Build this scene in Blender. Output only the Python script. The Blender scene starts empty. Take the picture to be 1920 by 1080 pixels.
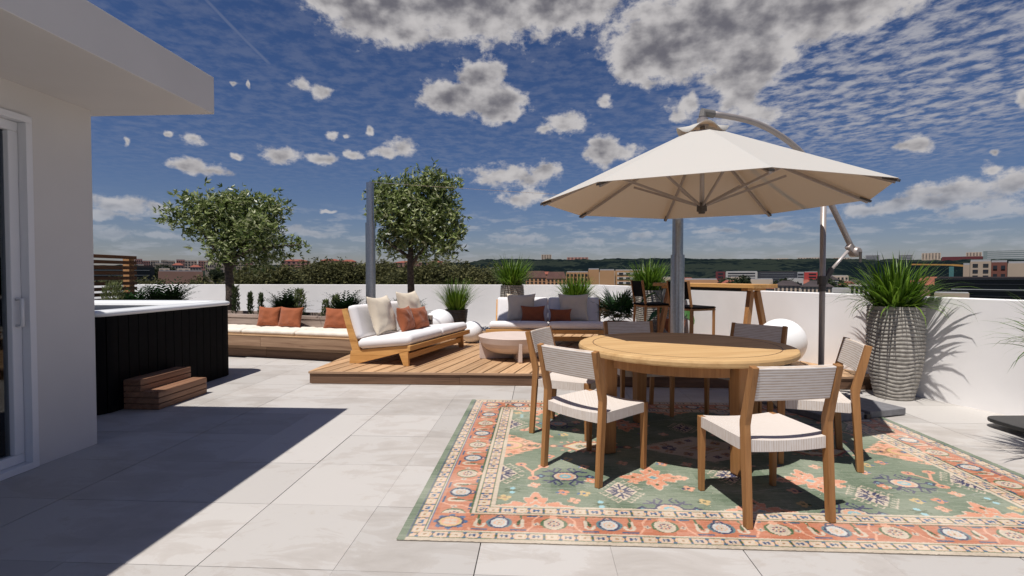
import bpy, bmesh, math, random
import numpy as np
from mathutils import Vector, Matrix, noise as mnoise

R = math.radians
rng = np.random.default_rng(7)
random.seed(7)
scene = bpy.context.scene
col = scene.collection

# ---------------------------------------------------------------- camera
cam_data = bpy.data.cameras.new('camera')
cam_data.lens = 18.0
cam_data.sensor_width = 36.0
cam_data.clip_start = 0.05
cam_data.clip_end = 12000.0
cam = bpy.data.objects.new('camera', cam_data)
cam.location = (0.0, 0.0, 1.25)
cam.rotation_euler = (R(90 - 1.39), 0.0, R(3.03))
col.objects.link(cam)
scene.camera = cam

# ---------------------------------------------------------------- exposure
vs = scene.view_settings
vs.view_transform = 'Standard'
vs.look = 'None'
vs.exposure = 0.0
vs.gamma = 1.0
vs.use_curve_mapping = False
scene.cycles.max_bounces = 6
scene.cycles.diffuse_bounces = 3
scene.cycles.glossy_bounces = 3
scene.cycles.transmission_bounces = 4

# ---------------------------------------------------------------- sun
SUN_EL, SUN_ROT = 67.1, 213.8
sun_data = bpy.data.lights.new('sun', 'SUN')
sun_data.energy = 5.0
sun_data.angle = R(0.5)
sun_data.color = (1.0, 0.945, 0.885)
sun = bpy.data.objects.new('sun', sun_data)
sun.rotation_euler = Vector((0.216, 0.323, -0.921)).to_track_quat('-Z', 'Y').to_euler()
sun.location = (-4, -6, 20)
col.objects.link(sun)

# ---------------------------------------------------------------- sky with clouds
world = bpy.data.worlds.new('World')
scene.world = world
world.use_nodes = True
wt = world.node_tree
wt.nodes.clear()
def WN(t, **kw):
    n = wt.nodes.new(t)
    for k, v in kw.items():
        setattr(n, k, v)
    return n
def wl(a, b):
    wt.links.new(a, b)
def wmath(op, a, b=None, c=None, clamp=False):
    n = WN('ShaderNodeMath', operation=op, use_clamp=clamp)
    for i, v in enumerate((a, b, c)):
        if v is None:
            continue
        if isinstance(v, (int, float)):
            n.inputs[i].default_value = v
        else:
            wl(v, n.inputs[i])
    return n.outputs[0]
def wsmooth(x, lo, hi):
    n = WN('ShaderNodeMapRange', interpolation_type='SMOOTHSTEP')
    n.inputs[1].default_value = lo
    n.inputs[2].default_value = hi
    wl(x, n.inputs[0])
    return n.outputs[0]
def wmix(f, a, b):
    n = WN('ShaderNodeMix', data_type='RGBA')
    for s, v in ((n.inputs[0], f), (n.inputs[6], a), (n.inputs[7], b)):
        if isinstance(v, (int, float)):
            s.default_value = v
        elif isinstance(v, tuple):
            s.default_value = v + (1,)
        else:
            wl(v, s)
    return n.outputs[2]

sky = WN('ShaderNodeTexSky', sky_type='NISHITA')
sky.sun_disc = False
sky.sun_elevation = R(SUN_EL)
sky.sun_rotation = R(SUN_ROT)
sky.altitude = 300
sky.air_density = 1.0
sky.dust_density = 0.6
sky.ozone_density = 2.5
hsv = WN('ShaderNodeHueSaturation')
hsv.inputs['Saturation'].default_value = 1.18
tint = WN('ShaderNodeVectorMath', operation='MULTIPLY')
tint.inputs[1].default_value = (1.0, .94, 1.10)
wl(sky.outputs[0], tint.inputs[0])
wl(tint.outputs[0], hsv.inputs['Color'])
tc = WN('ShaderNodeTexCoord')
sep = WN('ShaderNodeSeparateXYZ')
wl(tc.outputs['Generated'], sep.inputs[0])
dx, dy, dz = sep.outputs
az = wmath('MULTIPLY', wmath('ARCTAN2', dx, dy), 180 / math.pi)
el = wmath('MULTIPLY', wmath('ARCSINE', dz), 180 / math.pi)
ae = WN('ShaderNodeCombineXYZ')
wl(az, ae.inputs[0]); wl(el, ae.inputs[1])
# single cumulus clouds: azimuth, elevation, half width, half height (degrees)
CLOUDS = [(-18.0, 26.5, 5.8, 2.3), (-7.7, 28.8, 13.5, 3.8), (1.7, 27.7, 7.3, 2.0), (-21.8, 26.5, 2.6, 0.8), (-14.7, 24.5, 2.3, 0.9), (13.6, 23.1, 5.7, 2.8), (18.8, 24.2, 9.4, 3.4), (28.0, 23.8, 7.8, 2.0), (21.1, 20.0, 3.0, 2.0), (10.3, 21.9, 2.5, 1.4), (23.3, 20.8, 1.9, 1.3), (-9.5, 18.9, 3.4, 1.3), (-6.3, 20.8, 2.5, 1.5), (-4.8, 18.4, 3.1, 1.5), (-11.5, 18.6, 1.5, 0.7), (-3.9, 16.9, 1.2, 0.5), (2.9, 16.4, 2.5, 1.0), (0.5, 15.8, 1.3, 0.5), (-24.9, 18.8, 0.8, 0.6), (-23.4, 18.4, 1.0, 0.7), (-30.1, 18.3, 0.3, 0.4), (-31.3, 18.0, 0.4, 0.2), (-27.2, 12.0, 2.2, 0.7), (-23.1, 12.0, 1.3, 0.5), (-20.3, 12.7, 0.9, 0.5), (-16.7, 13.0, 2.1, 0.5), (-15.0, 13.6, 1.7, 0.8), (-22.3, 14.5, 0.8, 0.4), (-20.7, 14.5, 0.5, 0.2), (-18.6, 15.0, 0.6, 0.4), (7.0, 13.3, 1.7, 1.4), (9.5, 13.1, 1.7, 0.7), (-3.0, 10.9, 5.0, 1.0), (0.5, 11.4, 2.1, 0.9), (-1.5, 8.5, 3.0, 0.8), (15.0, 16.7, 1.2, 0.9), (16.1, 17.4, 0.8, 1.1), (20.7, 17.2, 1.9, 1.1), (21.9, 15.8, 2.9, 0.7), (35.0, 11.4, 1.5, 0.6), (34.0, 11.3, 0.8, 0.4), (40.3, 10.0, 0.4, 0.3), (41.6, 13.6, 0.4, 0.6), (37.7, 7.2, 4.1, 0.8), (41.1, 7.3, 1.7, 1.0), (39.7, 8.5, 0.8, 0.5), (36.1, 6.4, 3.9, 0.6), (39.7, 5.3, 3.1, 0.6), (32.2, 5.9, 3.2, 0.5), (-40.0, 11.9, 0.3, 0.5), (-34.9, 12.6, 0.9, 0.4), (-36.7, 12.8, 0.4, 0.3), (-31.1, 11.6, 0.6, 0.3), (-35.3, 10.2, 1.7, 0.6), (-33.4, 9.9, 2.0, 0.4), (-40.4, 6.2, 2.8, 0.7), (-37.4, 6.1, 1.2, 0.5), (-41.5, 5.2, 2.2, 0.4), (-41.0, 3.6, 2.2, 0.4), (-37.5, 3.8, 1.6, 0.3), (-22.6, 6.8, 0.7, 0.2), (-23.8, 4.3, 2.3, 0.4), (-26.8, 4.7, 2.0, 0.4), (7.2, 18.3, 0.8, 0.5), (-2.1, 4.1, 3.3, 0.5), (11.3, 4.5, 1.6, 0.4), (18.8, 4.7, 2.1, 0.3), (24.4, 4.7, 2.3, 0.4), (5.5, 3.6, 2.3, 0.4), (-10.1, 3.2, 2.9, 0.4), (20.6, 3.4, 3.0, 0.4)]
# the rest of the sky, out of the picture, carries the same kind of clouds
for k in range(8):
    a = random.uniform(52, 308)
    e = random.uniform(6, 55)
    w = random.uniform(4, 11)
    CLOUDS.append((a if a < 180 else a - 360, e, w, w * random.uniform(.25, .4)))
warp = WN('ShaderNodeTexNoise', noise_dimensions='3D')
warp.inputs['Scale'].default_value = 0.55
warp.inputs['Detail'].default_value = 2.0
wl(ae.outputs[0], warp.inputs['Vector'])
wsub = WN('ShaderNodeVectorMath', operation='SUBTRACT')
wl(warp.outputs['Color'], wsub.inputs[0]); wsub.inputs[1].default_value = (.5, .5, .5)
wsc = WN('ShaderNodeVectorMath', operation='MULTIPLY')
wl(wsub.outputs[0], wsc.inputs[0]); wsc.inputs[1].default_value = (2.2, 1.3, 0)
wad = WN('ShaderNodeVectorMath', operation='ADD')
wl(ae.outputs[0], wad.inputs[0]); wl(wsc.outputs[0], wad.inputs[1])
field = None; bulk = None
for (a, e, w, h) in CLOUDS:
    m = WN('ShaderNodeVectorMath', operation='MULTIPLY_ADD')
    wl(wad.outputs[0], m.inputs[0])
    w *= 1.22; h *= 1.42
    m.inputs[1].default_value = (1 / w, 1 / h, 0)
    m.inputs[2].default_value = (-a / w, -e / h, 0)
    ln = WN('ShaderNodeVectorMath', operation='LENGTH')
    wl(m.outputs[0], ln.inputs[0])
    field = ln.outputs['Value'] if field is None else wmath('SMOOTH_MIN', field, ln.outputs['Value'], 0.45)
    if h >= 1.7:
        bulk = ln.outputs['Value'] if bulk is None else wmath('SMOOTH_MIN', bulk, ln.outputs['Value'], 0.3)
def wnoise(vec, scale, detail, rough, sx=1, sy=1, sz=1, off=(0, 0, 0)):
    mp = WN('ShaderNodeMapping')
    mp.inputs['Scale'].default_value = (sx, sy, sz)
    mp.inputs['Location'].default_value = off
    wl(vec, mp.inputs[0])
    n = WN('ShaderNodeTexNoise', noise_dimensions='3D')
    n.inputs['Scale'].default_value = scale
    n.inputs['Detail'].default_value = detail
    n.inputs['Roughness'].default_value = rough
    wl(mp.outputs[0], n.inputs['Vector'])
    return n.outputs['Fac']
n_big = wnoise(ae.outputs[0], 0.5, 7, 0.66, 1, 1.4)
n_up = wnoise(ae.outputs[0], 0.42, 4, 0.5, 1, 1.5, 1, (0.0, 0.65, 0))
dens = wmath('ADD', wmath('SUBTRACT', 1.0, field), wmath('MULTIPLY', wmath('SUBTRACT', n_big, 0.5), 2.15))
dens = wmath('ADD', dens, wmath('MULTIPLY', wmath('MAXIMUM', wmath('SUBTRACT', 1.12, bulk), 0.0), 0.75))
alpha = wsmooth(dens, 0.0, 0.62)
fade = wsmooth(el, 1.0, 9.0)                       # far clouds thin out towards the horizon
alpha = wmath('MULTIPLY', alpha, wmath('ADD', wmath('MULTIPLY', fade, 0.5), 0.45))
body = wmath('ADD', wmath('MULTIPLY', wmath('SUBTRACT', 1.0, field), 0.62), wmath('MULTIPLY', wmath('MAXIMUM', wmath('SUBTRACT', 1.0, bulk), -0.2), 0.50))
thick = wsmooth(wmath('ADD', body, wmath('MULTIPLY', wmath('SUBTRACT', n_up, 0.5), 2.3)), -0.1, 1.3)
cloud_hi = wmix(thick, (0.565, 0.54, 0.535), (0.145, 0.140, 0.160))
cloud_lo = wmix(thick, (0.37, 0.40, 0.46), (0.235, 0.275, 0.345))
cloud_c = wmix(fade, cloud_lo, cloud_hi)
# rows of small flat clouds far off, low over the horizon
n_low = wnoise(ae.outputs[0], 0.34, 6, 0.6, 1, 4.2, 1, (3.1, 1.7, 0))
low = wmath('MULTIPLY', wmath('MULTIPLY', wsmooth(n_low, 0.47, 0.66), wmath('MULTIPLY', wsmooth(el, 0.8, 2.2), wmath('SUBTRACT', 1.0, wsmooth(el, 5.0, 8.0)))), 0.42)
alpha = wmath('MAXIMUM', alpha, low)
# cirrocumulus ripples high up, laid on a flat layer so that they shrink towards the horizon
lay = WN('ShaderNodeVectorMath', operation='SCALE')
inv = wmath('DIVIDE', 1.0, wmath('MAXIMUM', dz, 0.05))
wl(tc.outputs['Generated'], lay.inputs[0]); wl(inv, lay.inputs['Scale'])
n_rip = wnoise(lay.outputs[0], 7.0, 5, 0.62, 1.35, 1.25, 0)
n_reg = wnoise(lay.outputs[0], 0.55, 3, 0.5, 1, 1, 0, (1.7, 0.4, 0))
reg_m = WN('ShaderNodeVectorMath', operation='MULTIPLY_ADD')
wl(ae.outputs[0], reg_m.inputs[0])
reg_m.inputs[1].default_value = (1 / 17, 1 / 8.5, 0)
reg_m.inputs[2].default_value = (-33 / 17, -19 / 8.5, 0)
reg_l = WN('ShaderNodeVectorMath', operation='LENGTH')
wl(reg_m.outputs[0], reg_l.inputs[0])
region = wsmooth(wmath('ADD', wmath('SUBTRACT', 1.0, reg_l.outputs['Value']), wmath('SUBTRACT', n_reg, 0.35)), -0.25, 0.6)
haze_hi = wmath('MULTIPLY', wsmooth(el, 6, 14), 0.13)
rip = wmath('MULTIPLY', wsmooth(n_rip, 0.37, 0.66), wmath('ADD', wmath('MULTIPLY', region, 0.74), haze_hi))
# one old contrail
ctr = WN('ShaderNodeVectorMath', operation='SUBTRACT')
wl(ae.outputs[0], ctr.inputs[0]); ctr.inputs[1].default_value = (-30.9, 22.5, 0)
cr = WN('ShaderNodeVectorRotate', rotation_type='Z_AXIS')
cr.inputs['Angle'].default_value = R(38.3)
wl(ctr.outputs[0], cr.inputs['Vector'])
cs = WN('ShaderNodeSeparateXYZ'); wl(cr.outputs[0], cs.inputs[0])
ctrail = wmath('MULTIPLY', wmath('SUBTRACT', 1.0, wsmooth(wmath('ABSOLUTE', cs.outputs[1]), 0.05, 0.22)),
               wmath('SUBTRACT', 1.0, wsmooth(wmath('ABSOLUTE', cs.outputs[0]), 3.0, 4.2)))
thin = wmath('MAXIMUM', rip, wmath('MULTIPLY', ctrail, 0.16))
bg_sky = WN('ShaderNodeBackground'); bg_sky.inputs['Strength'].default_value = 0.05
wl(hsv.outputs[0], bg_sky.inputs['Color'])
bg_thin = WN('ShaderNodeBackground'); bg_thin.inputs['Color'].default_value = (0.40, 0.40, 0.44, 1)
bg_cl = WN('ShaderNodeBackground'); wl(cloud_c, bg_cl.inputs['Color'])
m1 = WN('ShaderNodeMixShader'); wl(thin, m1.inputs[0]); wl(bg_sky.outputs[0], m1.inputs[1]); wl(bg_thin.outputs[0], m1.inputs[2])
m2 = WN('ShaderNodeMixShader'); wl(alpha, m2.inputs[0]); wl(m1.outputs[0], m2.inputs[1]); wl(bg_cl.outputs[0], m2.inputs[2])
world.cycles.sampling_method = 'MANUAL'
world.cycles.sample_map_resolution = 256
wo = WN('ShaderNodeOutputWorld'); wl(m2.outputs[0], wo.inputs['Surface'])

# ---------------------------------------------------------------- mesh helper
class MB:
    """collects simple shapes into one mesh"""
    def __init__(s):
        s.v = []; s.f = []
    def add(s, vs_, fs_):
        o = len(s.v)
        s.v += [tuple(p) for p in vs_]
        s.f += [tuple(i + o for i in f) for f in fs_]
        return s
    def box(s, x0, x1, y0, y1, z0, z1):
        return s.add([(x0, y0, z0), (x1, y0, z0), (x1, y1, z0), (x0, y1, z0), (x0, y0, z1), (x1, y0, z1), (x1, y1, z1), (x0, y1, z1)],
                     [(0, 3, 2, 1), (4, 5, 6, 7), (0, 1, 5, 4), (1, 2, 6, 5), (2, 3, 7, 6), (3, 0, 4, 7)])
    def prism(s, poly, z0, z1):
        n = len(poly)
        return s.add([(x, y, z0) for x, y in poly] + [(x, y, z1) for x, y in poly],
                     [tuple(range(n))[::-1], tuple(range(n, 2 * n))] + [(i, (i + 1) % n, n + (i + 1) % n, n + i) for i in range(n)])
    def side(s, poly, x0, x1):
        """polygon given as (y, z), thick along x"""
        n = len(poly)
        return s.add([(x0, y, z) for y, z in poly] + [(x1, y, z) for y, z in poly],
                     [tuple(range(n))[::-1], tuple(range(n, 2 * n))] + [(i, (i + 1) % n, n + (i + 1) % n, n + i) for i in range(n)])
    def bar(s, a, b, w, h, up=(0, 0, 1), roll=0):
        """rectangular bar from a to b"""
        a, b = Vector(a), Vector(b)
        d = (b - a).normalized()
        u = Vector(up)
        if abs(d.dot(u)) > .98:
            u = Vector((0, 1, 0))
        r = d.cross(u).normalized(); u = r.cross(d).normalized()
        if roll:
            q = Matrix.Rotation(roll, 3, d); r = q @ r; u = q @ u
        c = [(-1, -1), (1, -1), (1, 1), (-1, 1)]
        P = [p + r * (w / 2 * i) + u * (h / 2 * j) for p in (a, b) for i, j in c]
        return s.add(P, [(0, 1, 2, 3), (7, 6, 5, 4)] + [(i, 4 + i, 4 + (i + 1) % 4, (i + 1) % 4) for i in range(4)])
    def tube(s, pts, r, n=10, cap=True):
        pts = [Vector(p) for p in pts]
        rs = r if isinstance(r, (list, tuple)) else [r] * len(pts)
        o = len(s.v)
        nrm = None
        for i, p in enumerate(pts):
            d = (pts[min(i + 1, len(pts) - 1)] - pts[max(i - 1, 0)]).normalized()
            if nrm is None:
                nrm = d.cross(Vector((0, 0, 1)))
                if nrm.length < .05:
                    nrm = d.cross(Vector((0, 1, 0)))
            nrm = (nrm - d * nrm.dot(d)).normalized()
            b = d.cross(nrm)
            for k in range(n):
                t = 2 * math.pi * k / n
                s.v.append(tuple(p + (nrm * math.cos(t) + b * math.sin(t)) * rs[i]))
        for i in range(len(pts) - 1):
            for k in range(n):
                s.f.append((o + i * n + k, o + i * n + (k + 1) % n, o + (i + 1) * n + (k + 1) % n, o + (i + 1) * n + k))
        if cap:
            s.f.append(tuple(o + k for k in range(n))[::-1])
            s.f.append(tuple(o + (len(pts) - 1) * n + k for k in range(n)))
        return s
    def lathe(s, prof, n=32, c=(0, 0, 0), fn=None, close=False):
        """profile of (radius, z); fn(angle, r, z) may bend the ring"""
        o = len(s.v)
        for (r, z) in prof:
            for k in range(n):
                t = 2 * math.pi * k / n
                rr, zz = fn(t, r, z) if fn else (r, z)
                s.v.append((c[0] + rr * math.cos(t), c[1] + rr * math.sin(t), c[2] + zz))
        for i in range(len(prof) - 1):
            for k in range(n):
                s.f.append((o + i * n + k, o + i * n + (k + 1) % n, o + (i + 1) * n + (k + 1) % n, o + (i + 1) * n + k))
        if not close:
            s.f.append(tuple(o + k for k in range(n))[::-1])
            s.f.append(tuple(o + (len(prof) - 1) * n + k for k in range(n)))
        return s
    def mesh(s, name, mat=None, smooth=False):
        me = bpy.data.meshes.new(name)
        me.from_pydata(s.v, [], s.f)
        me.update()
        if smooth:
            me.polygons.foreach_set('use_smooth', [True] * len(me.polygons))
        if mat:
            me.materials.append(mat)
        return me
    def build(s, name, mat, parent=None, smooth=False, bevel=0.0, seg=2, fix=True):
        me = s.mesh(name, mat, smooth)
        if fix:
            bm = bmesh.new(); bm.from_mesh(me)
            bmesh.ops.recalc_face_normals(bm, faces=bm.faces)
            bm.to_mesh(me); bm.free()
        return place(name, me, parent, bevel=bevel, seg=seg, smooth=smooth)

def place(name, me, parent=None, loc=(0, 0, 0), rot=(0, 0, 0), bevel=0.0, seg=2, smooth=False):
    o = bpy.data.objects.new(name, me)
    col.objects.link(o)
    o.location = loc; o.rotation_euler = rot
    if parent:
        o.parent = parent
    if bevel:
        m = o.modifiers.new('bevel', 'BEVEL')
        m.width = bevel; m.segments = seg; m.limit_method = 'ANGLE'; m.angle_limit = R(40)
        m.harden_normals = False
    return o
def np_mesh(name, V, F, mat, smooth=False):
    """mesh from numpy arrays (all faces with the same number of corners)"""
    me = bpy.data.meshes.new(name)
    V = np.asarray(V, np.float32); F = np.asarray(F, np.int32)
    n = F.shape[1]
    me.vertices.add(len(V)); me.vertices.foreach_set('co', V.ravel())
    me.loops.add(F.size); me.loops.foreach_set('vertex_index', F.ravel())
    me.polygons.add(len(F))
    me.polygons.foreach_set('loop_start', np.arange(0, F.size, n, dtype=np.int32))
    me.polygons.foreach_set('loop_total', np.full(len(F), n, np.int32))
    if smooth:
        me.polygons.foreach_set('use_smooth', np.ones(len(F), bool))
    me.update(calc_edges=True)
    me.materials.append(mat)
    return me
def thing(name, label, cat, loc=(0, 0, 0), rz=0.0, group=None):
    o = bpy.data.objects.new(name, None)
    o.empty_display_size = .1
    col.objects.link(o)
    o.location = loc; o.rotation_euler = (0, 0, rz)
    return tag(o, label, cat, group)
def tag(o, label, cat, group=None):
    o['label'] = label; o['category'] = cat
    if group:
        o['group'] = group
    return o
def struct(o):
    o['kind'] = 'structure'
    return o
def copy_tree(o, parent=None):
    c = o.copy(); col.objects.link(c)
    c.parent = parent
    for ch in o.children:
        copy_tree(ch, c)
    return c

# ---------------------------------------------------------------- materials
def new_mat(name):
    m = bpy.data.materials.new(name); m.use_nodes = True
    nt = m.node_tree
    return m, nt, nt.nodes['Principled BSDF']
def node(nt, t, ins=None, **kw):
    n = nt.nodes.new(t)
    for k, v in kw.items():
        setattr(n, k, v)
    for k, v in (ins or {}).items():
        if hasattr(v, 'is_linked'):
            nt.links.new(v, n.inputs[k])
        else:
            n.inputs[k].default_value = v
    return n
def ramp(nt, fac, stops):
    n = nt.nodes.new('ShaderNodeValToRGB')
    nt.links.new(fac, n.inputs[0])
    e = n.color_ramp.elements
    while len(e) < len(stops):
        e.new(0.5)
    for i, (p, c) in enumerate(stops):
        e[i].position = p
        e[i].color = tuple(c) + (1,)
    return n.outputs[0]
def coords(nt, kind='Object', scale=(1, 1, 1), rot=(0, 0, 0)):
    t = node(nt, 'ShaderNodeTexCoord')
    m = node(nt, 'ShaderNodeMapping', {'Vector': t.outputs[kind], 'Scale': scale, 'Rotation': rot})
    return m.outputs[0]
def bump(nt, bsdf, h, strength=.3, dist=.01):
    b = node(nt, 'ShaderNodeBump', {'Height': h, 'Strength': strength, 'Distance': dist})
    nt.links.new(b.outputs[0], bsdf.inputs['Normal'])
def plain(name, c, rough=.6, var=.12, scale=9, bump_s=.12, metal=0, spec=.4, bscale=60, fine=.004):
    m, nt, b = new_mat(name)
    v = coords(nt)
    n1 = node(nt, 'ShaderNodeTexNoise', {'Vector': v, 'Scale': scale, 'Detail': 5.0})
    c = np.array(c)
    nt.links.new(ramp(nt, n1.outputs[0], [(.3, c * (1 - var)), (.7, np.minimum(c * (1 + var), .95))]), b.inputs['Base Color'])
    b.inputs['Roughness'].default_value = rough
    b.inputs['Metallic'].default_value = metal
    b.inputs['Specular IOR Level'].default_value = spec
    if bump_s:
        n2 = node(nt, 'ShaderNodeTexNoise', {'Vector': v, 'Scale': bscale, 'Detail': 3.0})
        bump(nt, b, n2.outputs[0], bump_s, fine)
    return m
def wood(name, dark, light, axis='X', rough=.55, grain=1.0, rnd=.25, scale=1.0):
    m, nt, b = new_mat(name)
    s = {'X': (1.2, 22, 22), 'Y': (22, 1.2, 22), 'Z': (22, 22, 1.2)}[axis]
    t = node(nt, 'ShaderNodeTexCoord')
    oi = node(nt, 'ShaderNodeObjectInfo')
    sh = node(nt, 'ShaderNodeVectorMath', {0: t.outputs['Object']}, operation='ADD')
    cx = node(nt, 'ShaderNodeCombineXYZ')
    mul = node(nt, 'ShaderNodeMath', {0: oi.outputs['Random'], 1: 37.0}, operation='MULTIPLY')
    for i in range(3):
        nt.links.new(mul.outputs[0], cx.inputs[i])
    nt.links.new(cx.outputs[0], sh.inputs[1])
    mp = node(nt, 'ShaderNodeMapping', {'Vector': sh.outputs[0], 'Scale': tuple(k * scale for k in s)})
    n1 = node(nt, 'ShaderNodeTexNoise', {'Vector': mp.outputs[0], 'Scale': 1.0, 'Detail': 6.0, 'Roughness': .6, 'Distortion': .6})
    mp2 = node(nt, 'ShaderNodeMapping', {'Vector': sh.outputs[0], 'Scale': tuple(k * scale * 4 for k in s)})
    n2 = node(nt, 'ShaderNodeTexNoise', {'Vector': mp2.outputs[0], 'Scale': 1.0, 'Detail': 4.0})
    mx = node(nt, 'ShaderNodeMath', {0: n1.outputs[0], 1: n2.outputs[0]}, operation='MULTIPLY_ADD')
    mx.inputs[2].default_value = 0.0
    ad = node(nt, 'ShaderNodeMath', {0: n1.outputs[0], 1: mx.outputs[0]}, operation='ADD')
    d, l = np.array(dark), np.array(light)
    c = ramp(nt, ad.outputs[0], [(.42, d), (.62, (d + l) / 2), (1.0, l)])
    hs = node(nt, 'ShaderNodeHueSaturation', {'Color': c})
    mr = node(nt, 'ShaderNodeMapRange', {'Value': oi.outputs['Random'], 'To Min': 1 - rnd, 'To Max': 1 + rnd})
    nt.links.new(mr.outputs[0], hs.inputs['Value'])
    nt.links.new(hs.outputs[0], b.inputs['Base Color'])
    b.inputs['Roughness'].default_value = rough
    b.inputs['Specular IOR Level'].default_value = .3
    bump(nt, b, ad.outputs[0], .25 * grain, .003)
    return m
def leafmat(name, stops, trans=.35, rough=.5, spec=.35):
    """foliage: every leaf its own green, some light coming through"""
    m, nt, b = new_mat(name)
    g = node(nt, 'ShaderNodeNewGeometry')
    oi = node(nt, 'ShaderNodeObjectInfo')
    c = ramp(nt, g.outputs['Random Per Island'], stops)
    nt.links.new(c, b.inputs['Base Color'])
    b.inputs['Roughness'].default_value = rough
    b.inputs['Specular IOR Level'].default_value = spec
    tr = node(nt, 'ShaderNodeBsdfTranslucent', {'Color': c})
    mx = node(nt, 'ShaderNodeMixShader', {0: trans, 1: b.outputs[0], 2: tr.outputs[0]})
    nt.links.new(mx.outputs[0], nt.nodes['Material Output'].inputs[0])
    return m
def fabric(name, c, var=.06, weave=900, bs=.25, rough=.9):
    m, nt, b = new_mat(name)
    v = coords(nt)
    n1 = node(nt, 'ShaderNodeTexNoise', {'Vector': v, 'Scale': 5.0, 'Detail': 4.0})
    n2 = node(nt, 'ShaderNodeTexNoise', {'Vector': v, 'Scale': float(weave) / 4, 'Detail': 2.0})
    c = np.array(c)
    ad = node(nt, 'ShaderNodeMath', {0: n1.outputs[0], 1: n2.outputs[0]}, operation='ADD')
    nt.links.new(ramp(nt, ad.outputs[0], [(.7, c * (1 - var)), (1.0, np.minimum(c * (1 + var), .93))]), b.inputs['Base Color'])
    b.inputs['Roughness'].default_value = rough
    b.inputs['Specular IOR Level'].default_value = .15
    b.inputs['Sheen Weight'].default_value = .15
    bump(nt, b, n2.outputs[0], bs, .002)
    return m

M = {}
M['plaster'] = plain('white_plaster', (.87, .855, .845), .85, .03, 2.5, .1, bscale=180, fine=.002)
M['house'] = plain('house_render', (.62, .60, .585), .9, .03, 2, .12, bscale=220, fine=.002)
M['pvc'] = plain('white_window_frame', (.72, .72, .74), .45, .02, 4, 0)
M['acrylic'] = plain('white_acrylic', (.82, .84, .85), .22, .02, 4, 0, spec=.5)
M['blackclad'] = plain('black_cladding', (.0035, .0035, .004), .75, .25, 14, .1, spec=.12)
M['lamp'] = plain('white_globe', (.86, .87, .88), .55, .015, 3, 0)
M['steel'] = plain('brushed_steel', (.40, .42, .45), .36, .10, 40, .05, metal=1.0, bscale=300)
M['taupe'] = plain('taupe_metal', (.36, .32, .30), .42, .06, 20, 0, metal=.3)
M['darkmetal'] = plain('dark_plastic', (.07, .062, .058), .5, .1, 20, 0)
M['blackmetal'] = plain('black_metal', (.02, .02, .02), .45, .1, 20, 0)
M['slab'] = plain('base_slab', (.17, .17, .18), .85, .15, 18, .3, bscale=120)
M['plaster_table'] = plain('pink_beige_plaster', (.60, .50, .445), .75, .06, 6, .15, bscale=120, fine=.002)
M['terracotta'] = plain('terracotta', (.42, .15, .08), .8, .14, 10, .2)
M['blackpot'] = plain('black_pot', (.02, .02, .022), .5, .2, 10, .1)
M['soil'] = plain('soil', (.05, .035, .025), .95, .35, 30, .6, bscale=60, fine=.02)
M['stonepot'] = plain('ribbed_stone', (.345, .325, .29), .9, .34, 26, .6, bscale=110, fine=.006)
M['water'] = None
M['sofa_wood'] = wood('honey_wood', (.40, .19, .055), (.66, .37, .13), 'X', .45, .6, .08)
M['sofa_wood_y'] = wood('honey_wood_side', (.42, .20, .06), (.68, .38, .135), 'Y', .45, .6, .08)
M['teak'] = wood('teak_leg', (.22, .10, .035), (.38, .19, .072), 'Z', .5, .5, .08, 1.2)
M['teak_top'] = wood('teak_top', (.42, .245, .10), (.60, .40, .19), 'X', .62, .5, .04, .7)
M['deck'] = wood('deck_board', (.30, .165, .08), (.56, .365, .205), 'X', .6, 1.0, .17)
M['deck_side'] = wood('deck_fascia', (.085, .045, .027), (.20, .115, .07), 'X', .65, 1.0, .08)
M['bench'] = wood('bench_board', (.20, .115, .068), (.40, .26, .165), 'X', .65, 1.0, .12)
M['planterwood'] = wood('planter_board', (.20, .15, .125), (.40, .32, .27), 'X', .7, 1.0, .10)
M['step'] = wood('step_board', (.16, .075, .042), (.34, .19, .115), 'Y', .55, .8, .15)
M['screen'] = wood('screen_slat', (.085, .032, .014), (.17, .07, .028), 'Y', .6, .8, .15)
M['screenpost'] = wood('screen_post', (.30, .14, .06), (.45, .25, .11), 'Z', .6, .8, .05)
M['bark'] = plain('bark', (.085, .065, .052), .9, .4, 22, .9, bscale=45, fine=.03)
M['white_cush'] = fabric('white_cushion', (.77, .755, .76), .03)
M['cream'] = fabric('cream_linen', (.66, .58, .46), .06)
M['cream_cush'] = fabric('tufted_cream', (.74, .68, .585), .05)
M['rust'] = fabric('rust_linen', (.285, .088, .038), .08)
M['canopy'] = None
M['blackwire'] = M['blackmetal']
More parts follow.
